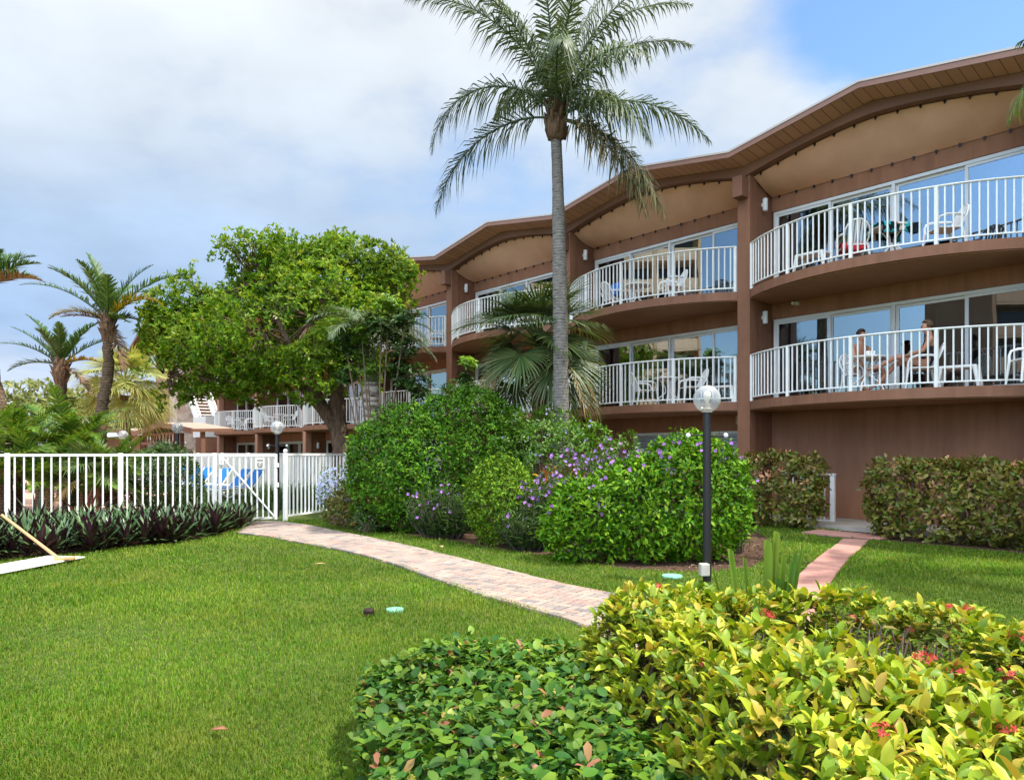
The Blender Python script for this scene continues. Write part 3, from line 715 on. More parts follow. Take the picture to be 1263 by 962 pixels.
# grass
def lawn():
    C = 190000.0; blocks_ = []
    y0, y1 = 1.9, 19.0
    # number per unit depth ~ C/Y^2 * 1.56 Y
    tot = int(C*1.56*math.log(y1/y0)); Y = y0*np.exp(RNG.uniform(0, math.log(y1/y0), tot)); X = RNG.uniform(-.78, .80, tot)*Y
    keep = ~inpoly(X, Y, PATH) & ~inpoly(X, Y, BED1) & ~inpoly(X, Y, BED2) & ~inpoly(X, Y, SLABP) & ~inpoly(X, Y, BED4) & ~inpoly(X, Y, LANDP)
    # nothing under the building or beyond the fence line
    du = (X-A0.x)*UX.x+(Y-A0.y)*UX.y; dv = (X-A0.x)*VX.x+(Y-A0.y)*VX.y
    keep &= ~((du > -6.2) & (dv > -.78)); keep &= ~inpoly(X, Y, BED3)
    ff = (X-FE.x)*(-.6554)+(Y-FE.y)*.7553
    keep &= ~((ff > 0.0) & (X < -4.3))
    X, Y = X[keep], Y[keep]
    # longer runners leaning over the path edges
    fx = []; 
    for edge, sgn in ((PUr, 1), (PLr, -1), ([Vector((*p, 0)) for p in SLABP], 0)):
        for a_, b_ in zip(edge, edge[1:]):
            if (b_-a_).length > .6: continue
            k_ = RNG.random((70, 2)); d_ = (b_-a_).normalized(); 
            for s_, t_ in k_: q_ = a_.lerp(b_, s_)+Vector((-d_.y, d_.x, 0))*(sgn*(.005+.035*t_) if sgn else (t_-.5)*.05); fx.append((q_.x, q_.y))
    fx = np.array(fx); fx = fx[fx[:,1] > 3]; fx = fx[RNG.random(len(fx)) < np.clip(9/fx[:,1], .25, 1)]; X = np.concatenate([X, fx[:,0]]); Y = np.concatenate([Y, fx[:,1]])
    p2 = np.stack([X, Y, np.zeros_like(X)], 1)
    tuft = lumps(p2, 5, 3, 1.1)*.5 + lumps(p2, 6, 2, 4.0)*.5
    n = len(X); h = (.048+.020*tuft)*RNG.uniform(.45, 1.25, n); w = np.maximum(.0034, .00066*Y)*RNG.uniform(.7,1.3,n)
    a = RNG.uniform(0, 6.283, n); lean = RNG.uniform(.15, 1.05, n)
    dx, dy = np.cos(a), np.sin(a); b = a + 1.57 + RNG.uniform(-.5,.5,n); sx, sy = np.cos(b)*w/2, np.sin(b)*w/2
    m1 = lean*.30*h; m2 = lean*1.0*h
    z0 = np.zeros(n)
    V = np.stack([np.stack([X-sx, Y-sy, z0],1), np.stack([X+sx, Y+sy, z0],1),
                  np.stack([X+dx*m1+sx*.85, Y+dy*m1+sy*.85, h*.6],1), np.stack([X+dx*m1-sx*.85, Y+dy*m1-sy*.85, h*.6],1),
                  np.stack([X+dx*m2, Y+dy*m2, h*(1.0-.28*lean)],1)], 1).reshape(-1,3)
    o5 = (np.arange(n)*5)[:,None]; s = Soup()
    s.raw(V, np.array([[0,1,2,3]])+o5, np.array([[3,2,4]])+o5)
    gm_ = leaf_mat('grass_blades', [(.036,.118,.002),(.062,.165,.003),(.098,.205,.004),(.15,.225,.010),(.23,.22,.05)], .30, .55, .18, .45, .34, (1.15,1.35,.45))
    # worn, yellower stretches of turf
    nt = gm_.node_tree; N = nt.nodes; L = nt.links; sc = [x for x in N if x.type == 'VECT_MATH' and x.operation == 'SCALE'][0]; tc = [x for x in N if x.type == 'TEX_COORD'][0]
    t2 = N.new('ShaderNodeTexNoise'); t2.inputs['Scale'].default_value = .9; t2.inputs['Detail'].default_value = 6; t2.inputs['Roughness'].default_value = .65; L.new(tc.outputs['Object'], t2.inputs['Vector'])
    r2 = N.new('ShaderNodeMapRange'); L.new(t2.outputs[0], r2.inputs[0]); r2.inputs[1].default_value = .48; r2.inputs[2].default_value = .72; r2.inputs[3].default_value = 0; r2.inputs[4].default_value = .62
    mx = N.new('ShaderNodeMix'); mx.data_type = 'RGBA'; L.new(r2.outputs[0], mx.inputs[0]); src = sc.inputs[0].links[0].from_socket; L.new(src, mx.inputs[6]); mx.inputs[7].default_value = (.20,.20,.025,1); L.new(mx.outputs[2], sc.inputs[0])
    tag(s.build('grass', gm_), kind='stuff')
lawn()

# ------------------------------------------------------------------ vegetation
def bark_mat(name, c1, c2, ring=0.0, scale=14, bump=.6, rmix=.45):
    m = mat(name, c1, .92, .12); nt = m.node_tree; N = nt.nodes; L = nt.links; b = N['Principled BSDF']
    tc = N.new('ShaderNodeTexCoord'); mp = N.new('ShaderNodeMapping'); L.new(tc.outputs['Object'], mp.inputs[0])
    mp.inputs['Scale'].default_value = (1,1,2.2) if ring else (1,1,.25)
    t = N.new('ShaderNodeTexNoise'); t.inputs['Scale'].default_value = scale; t.inputs['Detail'].default_value = 7; t.inputs['Roughness'].default_value = .65; L.new(mp.outputs[0], t.inputs['Vector'])
    h = t.outputs[0]
    if ring:
        w = N.new('ShaderNodeTexWave'); w.bands_direction = 'Z'; w.inputs['Scale'].default_value = ring; w.inputs['Distortion'].default_value = 5.0; w.inputs['Detail'].default_value = 3; w.inputs['Detail Scale'].default_value = 2.5
        L.new(tc.outputs['Object'], w.inputs['Vector']); mm = N.new('ShaderNodeMix'); mm.inputs[0].default_value = rmix; L.new(t.outputs[0], mm.inputs[2]); L.new(w.outputs[1], mm.inputs[3]); h = mm.outputs[0]
    cr = N.new('ShaderNodeValToRGB'); L.new(h, cr.inputs[0]); cr.color_ramp.elements[0].position = .32; cr.color_ramp.elements[0].color = (*c1,1); cr.color_ramp.elements[1].position = .66; cr.color_ramp.elements[1].color = (*c2,1)
    L.new(cr.outputs[0], b.inputs['Base Color'])
    bp = N.new('ShaderNodeBump'); bp.inputs['Strength'].default_value = bump; bp.inputs['Distance'].default_value = .04; L.new(h, bp.inputs['Height']); L.new(bp.outputs[0], b.inputs['Normal'])
    return m
M_QTRUNK = bark_mat('queen_trunk', (.095,.085,.075), (.25,.23,.205), 5.0, 9, .45, .16)
M_PTRUNK = bark_mat('date_trunk', (.07,.045,.03), (.22,.15,.10), 4.0, 16, .9, .22)
M_TTRUNK = bark_mat('tree_bark', (.075,.048,.033), (.21,.14,.10), 0, 16, .9)
M_RTRUNK = bark_mat('ringed_trunk', (.20,.16,.13), (.52,.46,.40), 1.6, 5, .5)
M_FIBRE = bark_mat('palm_fibre', (.075,.042,.028), (.25,.155,.095), 0, 22, 1.0)

LM_QUEEN = leaf_mat('queen_frond', [(.050,.080,.036),(.075,.115,.050),(.105,.145,.065),(.15,.165,.085)], .22, .45, .4, 1.0, .15, (1.2,1.2,.7))
LM_QUEEN_OLD = leaf_mat('queen_frond_old', [(.055,.080,.034),(.09,.105,.045),(.19,.15,.07),(.30,.22,.13)], .22, .5, .3, 1.0, .15, (1.2,1.15,.7))
LM_DATE = leaf_mat('date_frond', [(.035,.085,.022),(.055,.120,.028),(.085,.15,.035)], .25, .45, .4, 1.0, .15)
LM_DATE_Y = leaf_mat('date_frond_yellow', [(.22,.20,.02),(.34,.27,.02),(.28,.17,.03)], .25, .5, .3)
LM_DATE_D = leaf_mat('date_frond_dry', [(.16,.10,.06),(.24,.15,.09)], .1, .8, .2)
LM_ARECA = leaf_mat('areca_frond', [(.040,.115,.014),(.070,.165,.018),(.12,.21,.024),(.20,.23,.04)], .32, .45, .4, .8, .2)
LM_SABAL = leaf_mat('sabal_fan', [(.030,.065,.018),(.050,.095,.024),(.080,.125,.034),(.13,.15,.05)], .2, .45, .4, .9, .2)
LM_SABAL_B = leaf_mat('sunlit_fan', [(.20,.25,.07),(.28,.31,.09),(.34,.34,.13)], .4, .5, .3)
LM_SABAL_DRY = leaf_mat('dry_fan', [(.30,.20,.09),(.38,.26,.12),(.25,.20,.06)], .2, .7, .2)
LM_TREE = leaf_mat('tree_leaf', [(.040,.110,.008),(.080,.180,.011),(.14,.245,.014),(.22,.30,.020)], .42, .55, .15, .55, .35)
LM_YOUNG = leaf_mat('young_leaf', [(.16,.25,.02),(.22,.30,.03),(.27,.30,.04)], .4, .4, .4)
LM_ROUND = leaf_mat('round_bush_leaf', [(.018,.075,.003),(.038,.125,.004),(.070,.180,.006),(.12,.23,.009)], .13, .55, .15, 1.3, .3)
LM_BALL = leaf_mat('ball_leaf', [(.030,.090,.004),(.065,.150,.006),(.12,.22,.009),(.18,.27,.014)], .13, .55, .15, 2.0, .25)
LM_CLUMP = leaf_mat('clump_leaf', [(.026,.098,.003),(.055,.160,.004),(.10,.225,.006),(.16,.27,.009)], .15, .55, .15, 1.3, .25)
LM_DKBUSH = leaf_mat('dark_bush_leaf', [(.018,.055,.010),(.035,.085,.014),(.055,.115,.018)], .22, .4, .45, 1.3, .25)
LM_COPPER = leaf_mat('copper_leaf', [(.060,.115,.010),(.10,.150,.014),(.15,.185,.018),(.12,.10,.02),(.21,.205,.028),(.17,.15,.025),(.28,.16,.05)], .25, .4, .4, 1.1, .25, (1.4,1.1,.6))
LM_RUEL = leaf_mat('petunia_leaf', [(.030,.085,.016),(.050,.125,.022),(.085,.14,.04)], .25, .5, .25)
LM_LILAC = leaf_mat('lilac_leaf', [(.038,.110,.008),(.070,.170,.010),(.12,.22,.014)], .25, .42, .4, 1.2, .25)
LM_PURPLE = leaf_mat('purple_petal', [(.30,.11,.44),(.38,.17,.52),(.46,.25,.58)], .3, .5, .2, 1, .1, (1.1,1,1.2))
LM_BLUE = leaf_mat('blue_petal', [(.50,.56,.80),(.60,.65,.86),(.72,.75,.88)], .4, .5, .2, 1, .1, (1,1,1.1))
LM_RED = leaf_mat('red_petal', [(.46,.035,.045),(.58,.07,.06),(.50,.12,.06)], .25, .5, .3, 1, .1, (1.2,.8,.7))
LM_IXORA = leaf_mat('ixora_leaf', [(.075,.15,.009),(.16,.25,.012),(.27,.34,.018),(.41,.43,.034),(.36,.25,.04)], .28, .45, .28, 2.0, .22, (1.3,1.2,.5))
LM_IX_IN = leaf_mat('ixora_inner_leaf', [(.060,.105,.014),(.10,.145,.018),(.18,.18,.03),(.22,.13,.04)], .25, .4, .4, 2.0, .25)  # darker, greener tones for the inner and lower leaves
LM_LOW = leaf_mat('low_shrub_leaf', [(.018,.070,.012),(.034,.105,.012),(.060,.145,.012),(.13,.21,.016),(.045,.105,.020)], .22, .5, .22, 1.6, .25)
LM_LOW_Y = leaf_mat('low_shrub_young', [(.24,.30,.03),(.34,.34,.05),(.24,.10,.05),(.30,.13,.08)], .3, .45, .3)
LM_STRAP = leaf_mat('strap_leaf', [(.07,.17,.022),(.12,.23,.025),(.19,.27,.03)], .3, .35, .5)
LM_LILY = leaf_mat('lily_leaf', [(.030,.075,.024),(.050,.105,.032),(.085,.14,.035)], .2, .45, .4)
LM_ORANGE = leaf_mat('orange_leaf', [(.42,.13,.02),(.55,.26,.02),(.30,.06,.03),(.10,.05,.03)], .3, .4, .4)
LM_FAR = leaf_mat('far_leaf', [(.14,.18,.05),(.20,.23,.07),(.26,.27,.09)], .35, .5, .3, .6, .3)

def frond_mesh(name, L=3.0, e0=50, bend=100, n=70, ll=.55, lw=.022, pet=.12, fwd=(62,30), vee=15, jit=18, droop=.5, rach=.022, bp=1.3, seed=0):
    r = np.random.default_rng(seed); s = Soup(); K = 24
    th = np.radians(e0 - bend*np.linspace(0,1,K+1)**bp); ds = L/K
    x = np.concatenate([[0], np.cumsum(np.cos((th[:-1]+th[1:])/2)*ds)]); z = np.concatenate([[0], np.cumsum(np.sin((th[:-1]+th[1:])/2)*ds)])
    side_w = .05*np.sin(np.linspace(0,1,K+1)*3+r.uniform(0,6))*L*.3*np.linspace(0,1,K+1)
    pts = np.stack([x, side_w, z],1)
    m = MB(); m.tube([tuple(p) for p in pts], [rach*(1-.85*i/K)+.002 for i in range(K+1)], 5)
    fa = np.array([f for f in m.f if len(f) == 4]); s.raw(np.array(m.v), fa)
    N = n*2; t = np.repeat(np.linspace(0,1,n),2); sgn = np.tile([1,-1], n).astype(float); sp = pet+(1-pet)*t*.985 + r.uniform(-.004,.004,N)
    f = np.clip(sp,0,1)*K; i0 = np.minimum(f.astype(int), K-1); fr = f-i0
    base = pts[i0]*(1-fr)[:,None]+pts[i0+1]*fr[:,None]
    T = unit(pts[i0+1]-pts[i0]); Yv = np.tile([0,1.0,0],(N,1)); U = np.cross(T, Yv); U[U[:,2]<0]*=1
    ang = np.radians(fwd[0]+(fwd[1]-fwd[0])*t + r.normal(size=N)*6)
    ve = np.radians(vee + r.normal(size=N)*jit)
    sd_ = Yv*(sgn*np.cos(ve))[:,None] - U*(-np.sin(ve))[:,None]*1.0
    # U points down-left of the tangent for a rising frond: flip it upward
    up = np.cross(T, Yv); up = np.where(((up[:,2:3]) < 0), -up, up)
    sd_ = Yv*(sgn*np.cos(ve))[:,None] + up*np.sin(ve)[:,None]
    D = unit(T*np.cos(ang)[:,None] + sd_*np.sin(ang)[:,None])
    prof = np.sin(np.pi*np.clip(.16+.80*t,0,1)**.75)**.8
    l = ll*np.clip(prof,.18,1)*(1+r.normal(size=N)*.10)
    nrm = unit(np.cross(D, np.cross(up, D))); wv = unit(np.cross(nrm, D))
    w = lw*(.75+.5*prof)
    mid = base + D*(l*.5)[:,None]; mid[:,2] -= droop*l*.14
    tip = base + D*(l*(1-.18*droop))[:,None]; tip[:,2] -= droop*l*.62
    V = np.stack([base-wv*(w*.35)[:,None], base+wv*(w*.35)[:,None], mid+wv*(w*.5)[:,None], mid-wv*(w*.5)[:,None], tip],1).reshape(-1,3)
    o = (np.arange(N)*5)[:,None]; s.raw(V, np.array([[0,1,2,3]])+o, np.array([[3,2,4]])+o)
    return s.mesh(name)
def fan_mesh(name, lp=.8, R=.85, n=36, e=30, droop=.35, seed=0, spanA=115, fold=.25, w=.9):
    """a petiole rising at e degrees with a round fan blade of narrow segments at its end"""
    r = np.random.default_rng(seed); s = Soup(); er = math.radians(e)
    d = np.array([math.cos(er),0,math.sin(er)]); 
    pts = [d*lp*t - np.array([0,0,.12*lp*t*t]) for t in (0,.35,.7,1.0)]
    m = MB(); m.tube([tuple(p) for p in pts], [.02,.016,.013,.010], 5); s.raw(np.array(m.v), np.array([f for f in m.f if len(f)==4]))
    b = pts[-1]; T = unit(np.array([pts[-1]-pts[-2]]))[0]; Yv = np.array([0,1.0,0]); U = np.cross(T, Yv); U = U if U[2] > 0 else -U
    tilt = math.radians(28); T2_ = T*math.cos(tilt)-U*math.sin(tilt); U2 = U*math.cos(tilt)+T*math.sin(tilt)
    a = np.radians(np.linspace(-spanA, spanA, n)) + r.normal(size=n)*.02; da = math.radians(2*spanA/n)
    D = T2_[None]*np.cos(a)[:,None] + Yv[None]*np.sin(a)[:,None] + U2[None]*(fold*np.abs(np.sin(a)))[:,None]; D = unit(D)
    W = unit(-T2_[None]*np.sin(a)[:,None] + Yv[None]*np.cos(a)[:,None])
    l = R*(.72+.28*np.cos(a*.75))*(1+r.normal(size=n)*.06)
    g = np.zeros((n,3)); 
    m1 = b + D*(l*.5)[:,None]; m1[:,2] -= droop*l*.08
    m2 = b + D*(l*.78)[:,None]; m2[:,2] -= droop*l*.30
    tp = b + D*(l*(1-.12*droop))[:,None]; tp[:,2] -= droop*l*(.68+r.normal(size=n)*.08)
    hw = l*.5*math.tan(da/2)*w
    V = np.stack([np.repeat(b[None],n,0)-W*.006, np.repeat(b[None],n,0)+W*.006, m1+W*hw[:,None], m1-W*hw[:,None], m2+W*(hw*.55)[:,None], m2-W*(hw*.55)[:,None], tp],1).reshape(-1,3)
    o = (np.arange(n)*7)[:,None]; s.raw(V, np.concatenate([np.array([[0,1,2,3]])+o, np.array([[3,2,4,5]])+o]), np.array([[5,4,6]])+o)
    return s.mesh(name)
def put(me, name, matl, parent, loc, az, sc=1.0, tilt=0.0):
    o = bpy.data.objects.new(name, me); COL.objects.link(o); o.parent = parent; o.location = loc; o.rotation_euler = (tilt, 0, math.radians(az)); o.scale = (sc,)*3
    if not me.materials: me.materials.append(matl)
    elif me.materials[0] != matl:
        o.material_slots[0].link = 'OBJECT'; o.material_slots[0].material = matl
    return o
def trunk(name, pts, rad, matl, parent, n=14, jitter=.02, step=.12, seed=1):
    """a trunk from a smooth run of points in the parent's space, with its surface knobbed"""
    r = random.Random(seed); P_ = [Vector(p) for p in pts]; out = []; rr_ = []
    for i in range(len(P_)-1):
        p0, p1, p2, p3 = P_[max(i-1,0)], P_[i], P_[i+1], P_[min(i+2,len(P_)-1)]; k = max(2, int((p2-p1).length/step))
        for j in range(k):
            t = j/k; out.append(.5*((2*p1)+(p2-p0)*t+(2*p0-5*p1+4*p2-p3)*t*t+(3*p1-p0-3*p2+p3)*t**3)); rr_.append(rad[i]*(1-t)+rad[i+1]*t)
    out.append(P_[-1]); rr_.append(rad[-1]); m = MB(); m.tube(out, rr_, n)
    for i in range(len(m.v)): m.v[i] = tuple(Vector(m.v[i]) + Vector((r.uniform(-1,1), r.uniform(-1,1), r.uniform(-.5,.5)))*jitter*rr_[min(i//n, len(rr_)-1)]*2)
    return m.build(name, matl, parent, smooth=True)

# --- the tall palm before the hotel
Yq = 15.5
qb = P(692, 656, Yq); qb.z = 0
queen = empty('palm_tree', qb, 0, 'tall smooth grey trunked palm with drooping feathery fronds before the hotel', 'palm tree')
qt = P(686, 172, Yq) - qb
trunk('trunk', [(0,0,0), P(692,500,Yq)-qb, P(690,330,Yq)-qb, P(688,230,Yq)-qb, qt], [.20,.165,.150,.122,.112], M_QTRUNK, queen, 18, .02, .10)
bt = MB(); bt.lathe([(.115,-.05),(.19,.05),(.225,.2),(.21,.38),(.16,.55),(.10,.75),(.05,.95)], 18, tuple(qt))
rq = random.Random(4)
for i in range(len(bt.v)): bt.v[i] = tuple(Vector(bt.v[i])+Vector((rq.uniform(-.02,.02), rq.uniform(-.02,.02), rq.uniform(-.02,.02))))
for i in range(22):
    a = i*2.4; z = .0+.035*i; c = qt+Vector((math.cos(a)*.17, math.sin(a)*.17, z)); bt.tube([c, c+Vector((math.cos(a)*.06, math.sin(a)*.06, .22)), c+Vector((math.cos(a)*.10, math.sin(a)*.10, .30))], [.05,.04,.01], 6)
bt.build('frond_boots', M_FIBRE, queen, smooth=True)
QF = [(184,60,150,3.7,.95),(176,20,98,3.6,.72),(4,34,84,3.7,1.05),(331,-12,58,3.6,.7),(336,-6,66,3.3,.7),(325,-16,56,3.3,.7),(16,66,74,4.1,1.2),(198,78,100,3.7,1.1),(152,82,55,3.9,1.2),(95,74,80,3.6,1.2),(268,66,115,3.0,.9),(304,60,110,3.2,.9),
      (50,60,85,3.5,1.1),(345,76,74,4.0,1.2),(120,64,90,3.3,1.1),(70,84,40,3.6,1.2),(250,84,60,3.6,1.2),(30,82,50,4.1,1.2),(322,30,100,2.8,.8),(10,80,85,3.9,1.2),(282,80,90,3.5,1.1),(212,72,70,3.8,1.2)]
for i, (az, e0, bd, L_, bp_) in enumerate(QF):
    L_ *= 1.16 if e0 >= 74 else 1.0
    me = frond_mesh('frond', L_, e0, bd, 108, .72, .026, .12, (62,32), 6, 32, 1.0, .026, bp_, 30+i)
    put(me, 'frond', LM_QUEEN_OLD if i in (3,5) else LM_QUEEN, queen, qt+Vector((0,0,.42)), az)
# --- another palm just outside the frame, whose fronds hang into the top right corner
t = empty('palm_tree', (8.25, 9.0, 0), 0, 'palm whose frond tips hang into the top right corner', 'palm tree')
trunk('trunk', [(0,0,0),(.03,0,3),(0,.02,6.3)], [.19,.15,.12], M_QTRUNK, t, 14, .03)
for i, (az, e0, bd, L_, bp_) in enumerate(((178,48,120,2.55,.9),(215,60,110,2.3,1),(250,50,110,2.3,1),(300,60,100,2.4,1),(0,50,100,2.4,1),(40,60,90,2.4,1),(85,55,100,2.3,1),(130,70,80,2.2,1.1),(330,75,70,2.3,1.1),(60,82,50,2.3,1.1))):
    put(frond_mesh('frond', L_, e0, bd, 80, .55, .024, .12, (62,32), 6, 30, .95, .022, bp_, 90+i), 'frond', LM_ARECA if i == 0 else LM_QUEEN, t, (0,0,6.3), az)
# --- fan palm beside it
Ys = 16.9; sb_ = P(664, 640, Ys); sb_.z = 0
sabal = empty('fan_palm', sb_, 0, 'green fan palm with drooping leaf tips right behind the tall grey trunk', 'palm tree')
sc_ = P(664, 432, Ys)-sb_
trunk('trunk', [(0,0,0),(.03,0,1.5),(.0,.02,3.0),sc_], [.19,.17,.17,.15], M_FIBRE, sabal, 14, .08)
FANS = [fan_mesh('fan_leaf', .70+.14*(i%3), 1.0, 42, e, .16+.12*(i%3), 50+i) for i, e in enumerate((72,50,32,12,-10,-28))]
rp = random.Random(8)
for i in range(40):
    v = min(5, int(i/6.7)); put(FANS[v], 'fan_leaf', LM_SABAL if i < 38 else LM_SABAL_DRY, sabal, sc_+Vector((0,0,.25-.05*v)), i*137.5+rp.uniform(-12,12), rp.uniform(.95,1.3), rp.uniform(-.3,.3))
# --- date palms at the pool, left
def date_palm(loc, top, trunk_pts, rads, label, spec, L_, seed, skirt=True, cat='palm tree'):
    t = empty('palm_tree', loc, 0, label, cat, 'palms round the pool')
    trunk('trunk', trunk_pts, rads, M_PTRUNK, t, 12, .10, .1, seed)
    b = MB(); b.lathe([(rads[-1],-.35),(rads[-1]*1.3,-.2),(rads[-1]*1.55,.1),(rads[-1]*1.3,.35),(rads[-1]*.7,.55)], 12, tuple(top)); r = random.Random(seed)
    for i in range(26):
        a = i*2.4; z = -.2+.027*i; R_ = rads[-1]*1.3; c = Vector(top)+Vector((math.cos(a)*R_, math.sin(a)*R_, z)); b.tube([c, c+Vector((math.cos(a)*.07, math.sin(a)*.07, .14)), c+Vector((math.cos(a)*.12, math.sin(a)*.12, .20))], [.04,.03,.008], 5)
    b.build('frond_boots', M_FIBRE, t)
    for i, (az, e0, bd, k, kind) in enumerate(spec):
        me = frond_mesh('frond', L_*k*1.1, e0, bd*.85, 50, .50*L_/2.6, .036, .14, (58,36), 24, 10, .10, .024, 1.4, seed*40+i)
        put(me, 'frond', (LM_DATE, LM_DATE_Y, LM_DATE_D)[kind], t, Vector(top)+Vector((0,0,.3)), az)
    return t
Yd = 22.0; b1 = P(124, 623, Yd); b1.z = 0
date_palm(b1, P(133,408,Yd)-b1, [(0,0,0), P(125,515,Yd)-b1, P(133,460,Yd)-b1, P(133,412,Yd)-b1], [.20,.17,.145,.135], 'curving date palm with one yellow frond left of the spreading tree',
    [(180,44,62,1.25,0),(150,78,40,1.05,0),(188,62,50,1.0,0),(4,52,55,1.15,0),(25,72,45,.95,0),(352,48,98,.85,1),(186,28,78,.75,1),(90,60,60,1,0),(270,66,70,.95,0),(60,50,60,1,0),(300,55,70,.9,0),(230,60,60,.9,0),(175,16,30,.65,2),(335,12,55,.4,0),(120,45,60,1,0),(10,20,55,.4,0),(340,-60,20,.7,2)], 2.15, 3)
Yd2 = 24.0; b2 = P(78, 618, Yd2); b2.z = 0
date_palm(b2, P(75,462,Yd2)-b2, [(0,0,0), (.02,0,1.5), P(75,470,Yd2)-b2], [.2,.18,.16], 'short date palm between the curving palm and the frame edge',
    [(182,38,55,1.05,0),(175,70,45,1.0,0),(195,54,40,.9,0),(350,60,45,.95,0),(20,45,50,1.05,0),(60,70,40,.9,0),(270,58,60,.8,0),(300,62,60,.9,0),(100,55,60,.9,0),(0,22,60,.7,1),(340,-20,50,.8,2),(186,14,60,.8,0)], 1.95, 5)
Yd3 = 19.0; b3 = P(6, 634, Yd3); b3.z = 0
date_palm(b3, P(-24,372,Yd3)-b3, [(0,0,0), P(2,520,Yd3)-b3, P(-14,440,Yd3)-b3, P(-24,380,Yd3)-b3], [.2,.17,.16,.15], 'date palm at the frame edge whose fronds reach in above the pool fence',
    [(5,48,62,.62,0),(0,30,58,.6,0),(350,22,52,.72,2),(180,50,60,.8,0),(90,60,60,.8,0),(270,60,60,.7,0),(200,30,60,.8,0),(30,62,60,.6,0),(330,66,60,.5,0)], 2.5, 7)
# --- low feathery palms massed behind the fence
AR = [frond_mesh('frond', 2.2, e, bd, 44, .50, .032, .18, (60,34), 14, 9, .30, .018, 1.3, 200+i) for i, (e, bd) in enumerate(((84,55),(74,70),(64,80),(50,80),(36,70)))]
def low_palm(px, Y, sc, zc, label, nf, seed, mm=LM_ARECA):
    b = P(px, 600, Y); b.z = 0; t = empty('low_palm', b, 0, label, 'palm', 'low palms behind the pool fence'); r = random.Random(seed)
    st_ = MB()
    for i in range(6):
        a = i*1.05+r.random(); q = Vector((math.cos(a)*.12, math.sin(a)*.12, 0)); st_.tube([q, q*1.4+Vector((0,0,zc*.5)), q*1.2+Vector((0,0,zc+.1))], [.07,.06,.04], 7)
    st_.build('stems', M_PTRUNK, t)
    for i in range(nf):
        k = min(4, int(i/nf*5)); a = i*137.5+r.uniform(-15,15); h = zc*r.uniform(.55,1.0)
        put(AR[k], 'frond', mm, t, (math.cos(math.radians(a))*.12, math.sin(math.radians(a))*.12, h), a, sc*r.uniform(.8,1.1), r.uniform(-.25,.25))
low_palm(18, 19.6, 1.05, 1.55, 'tall feathery palm clump nearest the frame edge behind the pool fence', 30, 1)
low_palm(86, 20.6, 1.0, 1.5, 'feathery palm clump at the foot of the curving date palm', 30, 2)
low_palm(140, 19.8, .78, .85, 'yellowish feathery palm clump beside the dark bush behind the fence', 26, 3)
low_palm(55, 18.6, .80, .8, 'lowest feathery palm clump close behind the pool fence', 26, 4)
low_palm(-25, 17.8, 1.0, 1.1, 'feathery palm clump partly cut off by the frame beside the end fence post', 22, 5)
low_palm(108, 18.8, .62, .6, 'small feathery palm clump low behind the fence bars', 22, 6)
b = P(118, 600, 18.9); b.z = 0
fp = empty('low_fan_palm', b, 0, 'low fan palm with one dry leaf behind the fence', 'palm'); 
trunk('trunk', [(0,0,0),(.02,0,.5),(0,.02,1.0)], [.12,.11,.1], M_FIBRE, fp, 10, .1)
for i in range(16): put(FANS[min(5, i//3)], 'fan_leaf', LM_SABAL if i != 13 else LM_SABAL_DRY, fp, (0,0,1.0), 250+i*137.5, .8, rp.uniform(-.3,.3))
